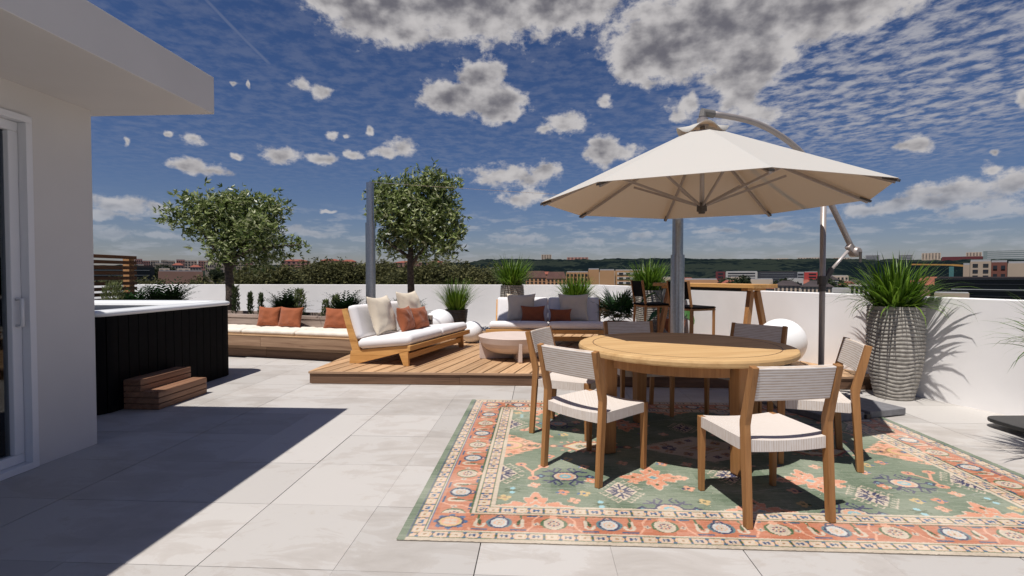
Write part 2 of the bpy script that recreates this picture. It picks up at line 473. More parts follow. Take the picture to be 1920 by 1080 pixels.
# special materials
def mat_tile():
    m, nt, b = new_mat('stone_tile')
    g = node(nt, 'ShaderNodeNewGeometry')
    oi = node(nt, 'ShaderNodeObjectInfo')
    mp = node(nt, 'ShaderNodeMapping', {'Vector': g.outputs['Position'], 'Rotation': (0, 0, .5), 'Scale': (1.0, 2.2, 1)})
    n1 = node(nt, 'ShaderNodeTexNoise', {'Vector': mp.outputs[0], 'Scale': 2.4, 'Detail': 8.0, 'Roughness': .68, 'Distortion': .8})
    n2 = node(nt, 'ShaderNodeTexNoise', {'Vector': g.outputs['Position'], 'Scale': 0.9, 'Detail': 4.0})
    ad = node(nt, 'ShaderNodeMath', {0: n1.outputs[0], 1: n2.outputs[0]}, operation='ADD')
    c = ramp(nt, ad.outputs[0], [(.72, (.375, .348, .318)), (.98, (.45, .424, .396)), (1.25, (.475, .455, .43))])
    # rusty veins along some joints
    n3 = node(nt, 'ShaderNodeTexNoise', {'Vector': g.outputs['Position'], 'Scale': 5.5, 'Detail': 7.0, 'Roughness': .75})
    v = ramp(nt, n3.outputs[0], [(.60, (0, 0, 0)), (.72, (1, 1, 1))])
    mx = node(nt, 'ShaderNodeMix', {0: 0.0, 6: c, 7: (.34, .285, .215, 1)}, data_type='RGBA')
    sc = node(nt, 'ShaderNodeMath', {0: v, 1: .38}, operation='MULTIPLY')
    nt.links.new(sc.outputs[0], mx.inputs[0])
    hs = node(nt, 'ShaderNodeHueSaturation', {'Color': mx.outputs[2]})
    mr = node(nt, 'ShaderNodeMapRange', {'Value': oi.outputs['Random'], 'To Min': .87, 'To Max': 1.08})
    nt.links.new(mr.outputs[0], hs.inputs['Value'])
    nt.links.new(hs.outputs[0], b.inputs['Base Color'])
    rr = node(nt, 'ShaderNodeMapRange', {'Value': n1.outputs[0], 'To Min': .45, 'To Max': .75})
    nt.links.new(rr.outputs[0], b.inputs['Roughness'])
    b.inputs['Specular IOR Level'].default_value = .3
    bump(nt, b, n1.outputs[0], .08, .004)
    return m
def mat_weave(name, kind):
    """woven cord: white and beige strands with relief"""
    m, nt, b = new_mat(name)
    t = node(nt, 'ShaderNodeTexCoord')
    s = node(nt, 'ShaderNodeSeparateXYZ', {0: t.outputs['Object']})
    if kind == 'seat':
        u = node(nt, 'ShaderNodeMath', {0: s.outputs[0], 1: s.outputs[1]}, operation='ADD').outputs[0]
        w = s.outputs[2]
    else:
        u = s.outputs[2]; w = s.outputs[0]
    k = node(nt, 'ShaderNodeMath', {0: u, 1: 2 * math.pi / (.0092 if kind == 'seat' else .0138)}, operation='MULTIPLY')
    si = node(nt, 'ShaderNodeMath', {0: k.outputs[0]}, operation='SINE')
    cx = node(nt, 'ShaderNodeCombineXYZ')
    a1 = node(nt, 'ShaderNodeMath', {0: u, 1: 110.0}, operation='MULTIPLY')
    a2 = node(nt, 'ShaderNodeMath', {0: w, 1: 14.0}, operation='MULTIPLY')
    nt.links.new(a1.outputs[0], cx.inputs[0]); nt.links.new(a2.outputs[0], cx.inputs[1])
    n = node(nt, 'ShaderNodeTexNoise', {'Vector': cx.outputs[0], 'Scale': 1.0, 'Detail': 2.0})
    ad = node(nt, 'ShaderNodeMath', {0: si.outputs[0], 1: .42, 2: n.outputs[0]}, operation='MULTIPLY_ADD')
    c = ramp(nt, ad.outputs[0], [(.08, (.50, .41, .33)), (.34, (.60, .535, .475)), (.62, (.69, .655, .62))])
    nt.links.new(c, b.inputs['Base Color'])
    b.inputs['Roughness'].default_value = .85
    b.inputs['Specular IOR Level'].default_value = .2
    bump(nt, b, si.outputs[0], .18, .0012)
    return m
def mat_canopy():
    m, nt, b = new_mat('parasol_cloth')
    v = coords(nt)
    n = node(nt, 'ShaderNodeTexNoise', {'Vector': v, 'Scale': 260.0, 'Detail': 2.0})
    c = ramp(nt, n.outputs[0], [(.3, (.60, .605, .575)), (.7, (.635, .64, .61))])
    nt.links.new(c, b.inputs['Base Color'])
    b.inputs['Roughness'].default_value = .9
    b.inputs['Specular IOR Level'].default_value = .1
    tr = node(nt, 'ShaderNodeBsdfTranslucent', {'Color': (.80, .53, .22, 1)})
    mx = node(nt, 'ShaderNodeMixShader', {0: .27, 1: b.outputs[0], 2: tr.outputs[0]})
    nt.links.new(mx.outputs[0], nt.nodes['Material Output'].inputs[0])
    return m
def mat_water():
    m, nt, b = new_mat('pool_water')
    v = coords(nt)
    n = node(nt, 'ShaderNodeTexNoise', {'Vector': v, 'Scale': 9.0, 'Detail': 3.0})
    b.inputs['Base Color'].default_value = (.62, .72, .72, 1)
    b.inputs['Roughness'].default_value = .06
    b.inputs['Specular IOR Level'].default_value = .5
    bump(nt, b, n.outputs[0], .5, .03)
    return m
def mat_glass():
    """window pane: see-through and mirroring"""
    m, nt, b = new_mat('window_glass')
    tr = node(nt, 'ShaderNodeBsdfTransparent', {'Color': (.45, .5, .55, 1)})
    gl = node(nt, 'ShaderNodeBsdfGlossy', {'Color': (1, 1, 1, 1), 'Roughness': .01})
    fr = node(nt, 'ShaderNodeFresnel', {'IOR': 1.55})
    mx = node(nt, 'ShaderNodeMixShader', {0: fr.outputs[0], 1: tr.outputs[0], 2: gl.outputs[0]})
    nt.links.new(mx.outputs[0], nt.nodes['Material Output'].inputs[0])
    return m
M['tile'] = mat_tile()
M['weave_seat'] = mat_weave('woven_seat', 'seat')
M['weave_back'] = mat_weave('woven_back', 'back')
M['canopy'] = mat_canopy()
M['water'] = mat_water()
M['glass'] = mat_glass()

# ================================================================ the terrace floor
T = 0.6
fl = MB().box(-9.5, 9.5, -6.0, 12.4, -0.30, -0.014).build('terrace_floor', M['tile'])
struct(fl)
def tile_mesh(gl, gr):
    # wide joint on one side, hair joint on the other
    return MB().box(gl, T - gr, .0016, T - .0016, -.013, 0).mesh('tile', M['tile'])
tiles = [tile_mesh(.0026, .0006), tile_mesh(.0006, .0026)]
for i in range(-3, 13):
    for j in range(-2, 10):
        x, y = -2.671 + T * i, 2.10 + T * j
        if y > 7.6 or (x > -2.6 and y > 5.75) or x > 5.2 - max(0, (y - 3) * .4):
            continue
        place('tile', tiles[i % 2], fl, (x, y, random.uniform(-.0006, .0006)), (random.uniform(-.0004, .0004), random.uniform(-.0004, .0004), 0))

# ================================================================ parapets
WD = Vector((.362, -.932, 0)); WNn = Vector((.932, .362, 0))       # run and outer side of the oblique wall
J = Vector((1.30, 12.2, 0))
PH = 1.03
def wall_poly(a, b, n, t):
    return [(a.x, a.y), (b.x, b.y), (b.x + n.x * t, b.y + n.y * t), (a.x + n.x * t, a.y + n.y * t)]
w1 = MB().prism([(-14, 12.2), (1.30, 12.2), (1.39, 12.405), (-14, 12.405)], -.6, PH).build('parapet_wall', M['plaster'], bevel=.006)
tag(w1, 'long white plastered parapet wall at the back behind the trees', 'wall')
E2 = J + WD * 15.5
w2 = MB().prism([(J.x, J.y), (E2.x, E2.y), (E2.x + WNn.x * .2, E2.y + WNn.y * .2), (1.395, 12.41)], -.6, PH + .002).build('parapet_wall', M['plaster'], bevel=.006)
tag(w2, 'white plastered parapet wall running along the right side to the corner', 'wall')

# white gravel between deck and parapet
gm, nt, b = new_mat('white_gravel')
g_ = node(nt, 'ShaderNodeNewGeometry')
nt.links.new(ramp(nt, g_.outputs['Random Per Island'], [(0, (.38, .37, .36)), (1, (.78, .76, .74))]), b.inputs['Base Color'])
b.inputs['Roughness'].default_value = .9
ico = bmesh.new(); bmesh.ops.create_icosphere(ico, subdivisions=1, radius=1)
iv = np.array([v.co[:] for v in ico.verts]); jf = np.array([[v.index for v in f.verts] for f in ico.faces]); ico.free()
N = 2600
gx = rng.uniform(-2.6, 1.9, N); gy = rng.uniform(10.2, 12.15, N)
keep = gx < 3.903 - .388 * (gy - 5.386) - .06
gx, gy = gx[keep], gy[keep]; N = len(gx)
gs = rng.uniform(.018, .042, (N, 1, 1)) * rng.uniform(.6, 1.2, (N, 1, 3))
GV = iv[None] * gs + np.stack([gx, gy, rng.uniform(.0, .05, N)], 1)[:, None]
GF = jf[None] + (np.arange(N) * len(iv))[:, None, None]
gr = place('gravel', np_mesh('gravel', GV.reshape(-1, 3), GF.reshape(-1, 3), gm))
gr['kind'] = 'stuff'; gr['label'] = 'white gravel strip along the foot of the back parapet'; gr['category'] = 'gravel'

# ================================================================ timber deck
DA = R(13.7)                                                   # boards run this far right of straight ahead
bd = Vector((math.sin(DA), math.cos(DA), 0)); bn = Vector((math.cos(DA), -math.sin(DA), 0))
DZ = .145
def wall_x(y):
    return 3.953 - .388 * (y - 5.386)
deck_poly = [(-2.66, 5.763), (wall_x(5.763) - .012, 5.763), (wall_x(10.2) - .012, 10.2), (-2.66, 10.2)]
def clip(poly, axis_n, d, keep_less=True):
    out = []
    for i in range(len(poly)):
        a, b2 = poly[i], poly[(i + 1) % len(poly)]
        da = a[0] * axis_n[0] + a[1] * axis_n[1] - d
        db = b2[0] * axis_n[0] + b2[1] * axis_n[1] - d
        if not keep_less:
            da, db = -da, -db
        if da <= 0:
            out.append(a)
        if da * db < 0:
            t = da / (da - db)
            out.append((a[0] + (b2[0] - a[0]) * t, a[1] + (b2[1] - a[1]) * t))
    return out
dk = MB().prism([(-2.635, 5.79), (wall_x(5.8) - .04, 5.79), (wall_x(10.2) - .04, 10.18), (-2.635, 10.18)], .002, .10).build('deck', M['darkmetal'])
struct(dk)
dk['label'] = 'raised timber deck with diagonal boards'
lo = min(Vector((p[0], p[1], 0)).dot(bn) for p in deck_poly)
hi = max(Vector((p[0], p[1], 0)).dot(bn) for p in deck_poly)
PITCH = .174
s0 = Vector((-1.182, 5.757, 0)).dot(bn)
k0 = math.floor((lo - s0) / PITCH)
s = s0 + k0 * PITCH
while s < hi:
    p = clip(deck_poly, bn, s + .0085, False)
    if p:
        p = clip(p, bn, s + PITCH - .0085, True)
    if len(p) >= 3:
        c = np.mean(p, axis=0)
        q = []
        for (x, y) in p:
            d = Vector((x - c[0], y - c[1], 0))
            q.append((d.dot(bd), -d.dot(bn)))
        if sum(q[i][0] * q[(i + 1) % len(q)][1] - q[(i + 1) % len(q)][0] * q[i][1] for i in range(len(q))) < 0:
            q = q[::-1]
        me = MB().prism(q, -.026, 0).mesh('board', M['deck'])
        place('board', me, dk, (c[0], c[1], DZ + random.uniform(-.0008, .0008)), (0, 0, math.pi / 2 - DA), bevel=.003, seg=1)
    s += PITCH
fx = [-2.66, -.2, 2.1, wall_x(5.752) - .012]
for a, b2 in zip(fx, fx[1:]):
    c = (a + b2) / 2
    place('nosing_board', MB().box(a - c + .0005, b2 - c - .0005, -.0055, .0055, .1195, .1447).mesh('nosing_board', M['bench']), dk, (c, 5.757, 0), bevel=.002, seg=1)
fx = [-2.635, -.9, 1.2, wall_x(5.78) - .03]
for a, b2 in zip(fx, fx[1:]):
    for z0, z1 in ((.003, .060), (.0605, .1185)):
        c = (a + b2) / 2
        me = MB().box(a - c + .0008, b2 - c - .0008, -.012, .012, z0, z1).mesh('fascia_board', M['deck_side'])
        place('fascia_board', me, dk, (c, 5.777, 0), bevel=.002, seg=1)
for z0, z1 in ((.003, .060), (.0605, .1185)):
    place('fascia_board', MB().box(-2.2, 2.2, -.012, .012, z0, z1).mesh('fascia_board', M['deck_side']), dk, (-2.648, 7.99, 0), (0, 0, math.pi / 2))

# ================================================================ house on the left
HX = -3.28
house = thing('house', 'rendered house wall with flat overhanging roof and white framed window at the left', 'house')
wy0, wy1, wz1 = 0.2, 3.155, 2.268                           # window opening
hw = MB()
hw.box(HX - .3, HX, wy1, 3.61, 0, 2.46)
hw.box(HX - .3, HX, wy0, wy1, wz1, 2.46)
hw.box(HX - .3, HX, -3.0, wy0, 0, 2.46)
hw.box(-8.0, HX - .3, 3.31, 3.61, 0, 2.46)
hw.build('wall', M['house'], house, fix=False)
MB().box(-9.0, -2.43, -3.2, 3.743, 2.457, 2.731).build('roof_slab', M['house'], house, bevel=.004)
room = plain('room_wall', (.30, .28, .27), .9, .05, 2, 0)
MB().box(-7.9, HX - .31, -2.9, 3.3, -.008, .004).build('interior_floor', wood('parquet', (.15, .08, .04), (.3, .18, .1), 'Y'), house)
MB().box(-7.95, -7.9, -2.9, 3.3, 0, 2.45).add([], []).build('interior_wall', room, house)
win = MB()
def ring(mb, x0, x1, y0, y1, z0, z1, w):
    mb.box(x0, x1, y0, y1, z1 - w, z1); mb.box(x0, x1, y0, y1, z0, z0 + w)
    mb.box(x0, x1, y0, y0 + w, z0 + w, z1 - w); mb.box(x0, x1, y1 - w, y1, z0 + w, z1 - w)
ring(win, HX - .06, HX + .018, wy0, wy1, .002, wz1, .042)
wf = win.build('window', M['pvc'], house, bevel=.003)
win = MB(); ring(win, HX - .11, HX - .035, 1.7, wy1 - .043, .045, wz1 - .043, .062)
win.build('sash', M['pvc'], wf, bevel=.006)
win = MB(); ring(win, HX - .19, HX - .115, .273, 1.79, .045, wz1 - .043, .062)
win.build('sash', M['pvc'], wf, bevel=.006)
MB().box(HX - .078, HX - .070, 1.755, wy1 - .10, .10, wz1 - .10).build('pane', M['glass'], wf)
MB().box(HX - .158, HX - .150, .33, 1.735, .10, wz1 - .10).build('pane', M['glass'], wf)
MB().tube([(HX - .035, wy1 - .078, .93), (HX + .004, wy1 - .078, .93), (HX + .004, wy1 - .078, 1.10), (HX - .035, wy1 - .078, 1.10)], .011, 8).build('handle', M['pvc'], wf, smooth=True)

# ================================================================ hot tub with steps
TX0, TX1, TY0, TY1, TH, TR = -5.95, -3.88, 4.27, 6.33, .885, .20
def rrect(x0, x1, y0, y1, r, n=8):
    p = []
    for cx, cy, a0 in ((x1 - r, y0 + r, -90), (x1 - r, y1 - r, 0), (x0 + r, y1 - r, 90), (x0 + r, y0 + r, 180)):
        for k in range(n + 1):
            a = R(a0 + 90 * k / n)
            p.append((cx + r * math.cos(a), cy + r * math.sin(a)))
    return p
tub = thing('hot_tub', 'black clad hot tub with white acrylic rim beside the house', 'hot tub')
MB().prism(rrect(TX0 + .02, TX1 - .02, TY0 + .02, TY1 - .02, TR), .001, TH - .004).build('core', M['blackmetal'], tub)
path = rrect(TX0, TX1, TY0, TY1, TR, 14)
pts = []
for i in range(len(path)):
    a, b2 = Vector(path[i] + (0,)), Vector(path[(i + 1) % len(path)] + (0,))
    L = (b2 - a).length; k = max(1, int(L / .004))
    pts += [a.lerp(b2, t / k) for t in range(k)]
acc = 0; start = pts[0]; strip = [pts[0]]
for i in range(1, len(pts)):
    strip.append(pts[i]); acc += (pts[i] - pts[i - 1]).length
    if acc >= .118:
        if max(p.x for p in strip) > -4.6 or min(p.y for p in strip) < 4.6:
            st = strip[1:-1:4] + [strip[-2]]
            inn = []
            for p in st:
                q = Vector((min(max(p.x, TX0 + TR), TX1 - TR), min(max(p.y, TY0 + TR), TY1 - TR), 0))
                n = (p - q).normalized(); inn.append(p - n * .018)
            MB().prism([(p.x, p.y) for p in st] + [(p.x, p.y) for p in inn[::-1]], .004, TH).build('cladding_board', M['blackclad'], tub)
        acc = 0; strip = [pts[i]]
# rim: rounded lip lofted through offset outlines
rim = MB(); sec = [(.0, -.005), (.018, .002), (.025, .02), (.015, .04), (-.02, .05), (-.14, .05), (-.17, .042), (-.185, .02), (-.2, -.06), (-.24, -.14)]
rings = [[(x, y, TH + z) for x, y in rrect(TX0 - o, TX1 + o, TY0 - o, TY1 + o, max(.06, TR + o), 8)] for o, z in sec]
n = len(rings[0])
for r_ in rings:
    rim.v += r_
for i in range(len(rings) - 1):
    for k in range(n):
        rim.f.append((i * n + k, i * n + (k + 1) % n, (i + 1) * n + (k + 1) % n, (i + 1) * n + k))
rim.build('rim', M['acrylic'], tub, smooth=True)
wm = MB(); G = 40
for j in range(G + 1):
    for i in range(G + 1):
        x = TX0 + .2 + (TX1 - TX0 - .4) * i / G; y = TY0 + .2 + (TY1 - TY0 - .4) * j / G
        wm.v.append((x, y, TH - .045 + .006 * mnoise.noise((x * 5, y * 5, 0))))
wm.f = [(j * (G + 1) + i, j * (G + 1) + i + 1, (j + 1) * (G + 1) + i + 1, (j + 1) * (G + 1) + i) for j in range(G) for i in range(G)]
wm.build('water', M['water'], tub, smooth=True)

steps = thing('tub_steps', 'two step wooden stair of stacked boards against the black hot tub', 'steps')
SH = .0555
for k in range(5):
    x1 = -3.527 if k < 3 else -3.70
    z0 = .003 + k * SH
    sb = MB().box(-3.868, x1, 4.549, 5.241, z0, z0 + SH - .006).build('board', M['step'], steps, bevel=.003, seg=1)
for k, (xa, xb) in enumerate(((-3.865, -3.785), (-3.78, -3.70), (-3.695, -3.615), (-3.61, -3.53))):
    z = .003 + (5 if k < 2 else 3) * SH - .0058
    MB().box(xa, xb, 4.552, 5.238, z, z + .006).build('tread_slat', M['step'], steps, bevel=.001, seg=1)

# ================================================================ slatted screen
scr = thing('slatted_screen', 'brown wooden slatted privacy screen behind the hot tub', 'screen')
SX = -7.45
for yy in (8.93, 7.3):
    MB().box(SX - .06, SX + .06, yy - .06, yy + .06, 0, 1.58).build('post', M['screenpost'], scr, bevel=.004)
for k in range(15):
    z = 1.605 - k * .093
    MB().box(SX + .062, SX + .084, 6.4, 9.02, z - .058, z).build('slat', M['screen'], scr, bevel=.002, seg=1)

# ================================================================ corner bench with planter
BA = R(-13.4)
bench = thing('corner_bench', 'long timber bench with planter box back in front of the parapet', 'bench', (-2.60, 7.075, 0), BA)
LB = 4.6
def bpart(name, x0, x1, y0, y1, z0, z1, m, par=bench, bev=.003):
    c = (x0 + x1) / 2
    me = MB().box(x0 - c, x1 - c, y0, y1, z0, z1).mesh(name, m)
    return place(name, me, par, (c, 0, 0), bevel=bev, seg=1)
cuts = [0, -1.62, -3.1, -LB]
for a, b2 in zip(cuts, cuts[1:]):
    bpart('front_board', b2 + .001, a - .001, 0, .024, .186, .336, M['bench'])
    bpart('base_board', b2 + .001, a - (.11 if a == 0 else .001), .115, .135, .125, .178, M['bench'])
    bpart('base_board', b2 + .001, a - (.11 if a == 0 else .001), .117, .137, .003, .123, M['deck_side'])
    bpart('back_board', b2 + .001, a + .55 - .001 if a == 0 else a - .001, .665, .688, .362, .545, M['planterwood'])
    bpart('cap_board', b2 + .001, a + .55 - .001 if a == 0 else a - .001, .655, .76, .549, .60, M['planterwood'])
for k, y0 in enumerate((-.004, .165, .334, .503)):
    bpart('seat_board', -LB, 0, y0, y0 + .162, .34, .36, M['deck'])
bpart('core', -LB, -.012, .14, .66, .01, .339, M['darkmetal'], bev=0)
bpart('end_board', -.011, .013, .026, .664, .186, .336, M['deck_side'])
bpart('box', -LB, .54, .69, 1.38, .01, .50, M['darkmetal'], bev=0)
bpart('rear_board', -LB, .55, 1.36, 1.40, .02, .60, M['planterwood'])
bpart('soil', -LB, .53, .765, 1.355, .51, .535, M['soil'], bev=0)
bench_m = Matrix.Translation((-2.60, 7.075, 0)) @ Matrix.Rotation(BA, 4, 'Z')
def on_bench(x, y, z):
    return bench_m @ Vector((x, y, z))

def cushion_mesh(w, d, h, m, tufts=None, r=.03, nx=28, ny=18, puff=.012):
    """box cushion with rounded edges, slightly domed; tufts = (columns, rows) of buttons"""
    mb = MB()
    def ss(t):                                   # -1..1 -> rounded corner spread
        return t
    us = np.linspace(-1, 1, nx); vs_ = np.linspace(-1, 1, ny)
    for side in (1, -1):
        for v in vs_:
            for u in us:
                eu = max(0, abs(u) * w / 2 - (w / 2 - r)) / r
                ev = max(0, abs(v) * d / 2 - (d / 2 - r)) / r
                e = min(1, math.hypot(eu, ev))
                z = h / 2 - r * (1 - math.sqrt(max(0, 1 - e * e)))
                z += puff * (1 - u ** 4) * (1 - v ** 4)
                if tufts and side == 1:
                    cx, cy = tufts
                    z -= .016 * (abs(math.cos(math.pi * (u + 1) / 2 * cx)) * abs(math.cos(math.pi * (v + 1) / 2 * cy))) ** 3 * (1 - e)
                    z += .004 * mnoise.noise((u * 5 * w, v * 5 * d, 1.3))
                x, y = u * w / 2, v * d / 2
                if eu > 0 and ev > 0 and math.hypot(eu, ev) > 1:
                    k = 1 / math.hypot(eu, ev)
                    x = math.copysign((w / 2 - r) + eu * r * k, u); y = math.copysign((d / 2 - r) + ev * r * k, v)
                mb.v.append((x, y, h / 2 + (z if side == 1 else -min(z, h / 2))))
    def idx(sd, j, i):
        return sd * nx * ny + j * nx + i
    for j in range(ny - 1):
        for i in range(nx - 1):
            mb.f.append((idx(0, j, i), idx(0, j, i + 1), idx(0, j + 1, i + 1), idx(0, j + 1, i)))
            mb.f.append((idx(1, j, i), idx(1, j + 1, i), idx(1, j + 1, i + 1), idx(1, j, i + 1)))
    bd_ = [(0, i) for i in range(nx)] + [(j, nx - 1) for j in range(1, ny)] + [(ny - 1, i) for i in range(nx - 2, -1, -1)] + [(j, 0) for j in range(ny - 2, 0, -1)]
    for k in range(len(bd_)):
        a, b2 = bd_[k], bd_[(k + 1) % len(bd_)]
        mb.f.append((idx(1, *a), idx(1, *b2), idx(0, *b2), idx(0, *a)))
    return mb.mesh('cushion', m, smooth=True)
bc = cushion_mesh(.955, .60, .075, M['cream_cush'], (5, 3), r=.016, nx=44, ny=26, puff=.006)
for k, (xc, lab) in enumerate(((-.555, 'cream tufted seat cushion on the bench nearest to the sofa'),
                               (-1.53, 'cream tufted seat cushion on the bench under the paired rust pillows'),
                               (-2.505, 'cream tufted seat cushion on the bench next to the hot tub'))):
    p = on_bench(xc, .335, .361)
    tag(place('seat_cushion', bc, None, p, (0, 0, BA)), lab, 'cushion', 'bench seat cushions')

def pillow_mesh(w, h, t, m, seed, n=30):
    """knife-edge pillow standing in the xz plane, base at z=0"""
    mb = MB()
    for side in (1, -1):
        for j in range(n + 1):
            for i in range(n + 1):
                u, v = -1 + 2 * i / n, -1 + 2 * j / n
                prof = (max(0, 1 - abs(u) ** 2.6) * max(0, 1 - abs(v) ** 2.6)) ** .55
                x = u * w / 2 * (1 - .13 * (1 - v * v) * abs(u) ** 2)
                z = v * h / 2 * (1 - .13 * (1 - u * u) * abs(v) ** 2)
                z -= .02 * (1 - v) * (1 - u * u) * .3
                y = side * t / 2 * prof
                edge = (abs(u) * abs(v)) ** 1.5
                wr = mnoise.noise((u * 2.2 + seed, v * 2.2, side + seed)) * .018 * prof
                cr = abs(u) + abs(v)
                wr += math.sin((u * math.copysign(1, v) - v * math.copysign(1, u)) * 17 + seed + mnoise.noise((u * 4, v * 4, seed)) * 4) * .004 * max(0, min(1, (cr - .75) * 2)) * prof
                wr += abs(mnoise.noise((u * 5 + seed, v * 7, 3 + seed))) * -.012 * prof * max(0, -v + .2)
                mb.v.append((x, y + side * wr, z + h / 2))
    m1 = (n + 1) ** 2
    def idx(sd, j, i):
        if j in (0, n) or i in (0, n):
            sd = 0
        return sd * m1 + j * (n + 1) + i
    for j in range(n):
        for i in range(n):
            mb.f.append((idx(0, j, i), idx(0, j + 1, i), idx(0, j + 1, i + 1), idx(0, j, i + 1)))
            mb.f.append((idx(1, j, i), idx(1, j, i + 1), idx(1, j + 1, i + 1), idx(1, j + 1, i)))
    return mb.mesh('pillow', m, smooth=True)
def pillow(w, h, t, m, p, rz, lean, label, seed, roll=0):
    o = place('pillow', pillow_mesh(w, h, t, m, seed), None, p)
    o.rotation_euler = (Matrix.Rotation(rz, 3, 'Z') @ Matrix.Rotation(lean, 3, 'X') @ Matrix.Rotation(roll, 3, 'Y')).to_euler()
    return tag(o, label, 'pillow')
# lean < 0 tips the top backwards (+y of the seat)
for xc, yc, rz, lab, sd in ((-1.93, .50, .12, 'rust pillow on the bench closest to the hot tub, left of a pair', 1),
                            (-1.50, .47, -.06, 'rust pillow on the bench, right one of the overlapping pair', 2),
                            (-.66, .50, .02, 'single rust pillow on the bench next to the sofa', 3)):
    p = on_bench(xc, yc, .432)
    pillow(.46 if sd != 1 else .42, .33, .15, M['rust'], p, BA + rz, R(-14), lab, sd)

# ================================================================ sofas
def make_sofa(name, label):
    t = thing(name, label, 'sofa')
    L2 = .88
    for sx in (-1, 1):
        xa, xb = (sx * L2 - .02, sx * L2 + .02)
        MB().side([(-.43, .262), (-.43, .195), (.30, .0), (.425, .0), (.405, .158)], xa, xb).build('side_beam', M['sofa_wood_y'], t, bevel=.004)
        MB().side([(.285, .174), (.385, .162), (.535, .675), (.475, .69)], xa + .003, xb - .003).build('back_post', M['sofa_wood_y'], t, bevel=.004)
        MB().side([(-.275, .150), (-.395, .19), (-.405, .0), (-.335, .0)], xa + .002, xb - .002).build('leg', M['sofa_wood_y'], t, bevel=.004)
    MB().box(-L2 - .10, L2 + .10, -.472, -.432, .20, .262).build('front_rail', M['sofa_wood'], t, bevel=.004)
    MB().box(-L2 + .02, L2 - .02, -.37, -.345, .075, .145).build('stretcher', M['sofa_wood'], t, bevel=.003)
    for k in range(5):
        y = -.34 + k * .15
        z = .225 - (y + .43) * .11
        MB().box(-L2 + .021, L2 - .021, y, y + .07, z - .02, z).build('seat_slat', M['sofa_wood'], t, bevel=.002, seg=1)
    for k in range(3):
        f = .35 + k * .28
        y = .365 + .14 * f; z = .17 + .51 * f
        MB().bar((-L2 + .021, y, z), (L2 - .021, y, z), .022, .07, up=(0, .27, .96)).build('back_slat', M['sofa_wood'], t, bevel=.002, seg=1)
    seat = cushion_mesh(.925, .74, .125, M['white_cush'], None, r=.03, puff=.012)
    back = cushion_mesh(.866, .43, .115, M['white_cush'], None, r=.028, puff=.014)
    for sx in (-1, 1):
        place('seat_cushion', seat, t, (sx * .466, -.09, .226), (R(-6.2), 0, 0))
        place('back_cushion', back, t, (sx * .435, .432, .50), (R(75), 0, 0))
    return t
sofa1 = make_sofa('sofa', 'low honey wood sofa with white cushions turned sideways on the deck beside the bench')
sofa1.location = (-1.767, 7.096, DZ); sofa1.rotation_euler = (0, 0, R(76.4))
sofa2 = copy_tree(sofa1)
sofa2['label'] = 'low honey wood sofa facing the camera in front of the grass planters'
sofa2.location = (.15, 8.43, DZ); sofa2.rotation_euler = (0, 0, R(-.4))
def on_sofa(s, x, y, z):
    return Matrix.Translation(s.location) @ Matrix.Rotation(s.rotation_euler.z, 4, 'Z') @ Vector((x, y, z))
for s_, rows in ((sofa1, ((-.52, .10, .345, .56, .52, .20, 'cream', .05, -17, 'big cream pillow on the sideways sofa, nearest the camera'),
                          (.28, .10, .345, .62, .56, .20, 'cream', .02, -17, 'big cream pillow on the sideways sofa, farther one'),
                          (-.24, -.06, .345, .42, .35, .16, 'rust', .10, -14, 'rust pillow on the sideways sofa, nearer of two'),
                          (.10, -.08, .345, .44, .33, .16, 'rust', -.12, -16, 'rust pillow on the sideways sofa, farther of two'))),
                 (sofa2, ((-.45, .16, .345, .50, .47, .19, 'cream', .08, -14, 'big cream pillow on the camera facing sofa, left one'),
                          (.42, .16, .345, .52, .47, .19, 'cream', -.05, -14, 'big cream pillow on the camera facing sofa, right one'),
                          (-.25, -.02, .345, .41, .27, .14, 'rust', .06, -11, 'rust pillow on the camera facing sofa, left one'),
                          (.20, -.04, .345, .37, .22, .13, 'rust', -.03, -11, 'small rust pillow on the camera facing sofa, right one')))):
    for i, (x, y, z, w, h, t, m, rz, ln, lab) in enumerate(rows):
        pillow(w, h, t, M[m], on_sofa(s_, x, y, z), s_.rotation_euler.z + rz, R(ln), lab, i * 3.1 + (0 if s_ is sofa1 else 20) + 5)

# ================================================================ coffee table
ct = thing('coffee_table', 'round pink beige plaster coffee table on crossed fin legs', 'coffee table', (-.33, 6.86, DZ), R(12.4))
MB().lathe([(.02, .07), (.2, .075), (.31, .095), (.385, .13), (.435, .175), (.464, .225), (.480, .285), (.484, .30), (.478, .306), (.05, .306)], 64).build('bowl', M['plaster_table'], ct, smooth=False)
for k in range(2):
    a = k * math.pi / 2
    f = MB().add([], [])
    for sgn in (-1, 1):
        # fin outline in (radius, z): outer edge upright, inner edge under the bowl
        poly = [(.0, 0), (.455, 0), (.47, .012), (.47, .245), (.462, .252), (.45, .205), (.425, .165), (.38, .124), (.31, .092), (.2, .073), (0, .069)]
        n = len(poly); th = .022
        V = []
        for dlt in (-th, th):
            for r_, z in poly:
                V.append((sgn * r_ * math.cos(a) - dlt * math.sin(a), sgn * r_ * math.sin(a) + dlt * math.cos(a), z))
        fin = MB().add(V, [tuple(range(n)), tuple(range(n, 2 * n))[::-1]] + [(i, (i + 1) % n, n + (i + 1) % n, n + i) for i in range(n)])
        fin.build('fin_leg', M['plaster_table'], ct, bevel=.006)

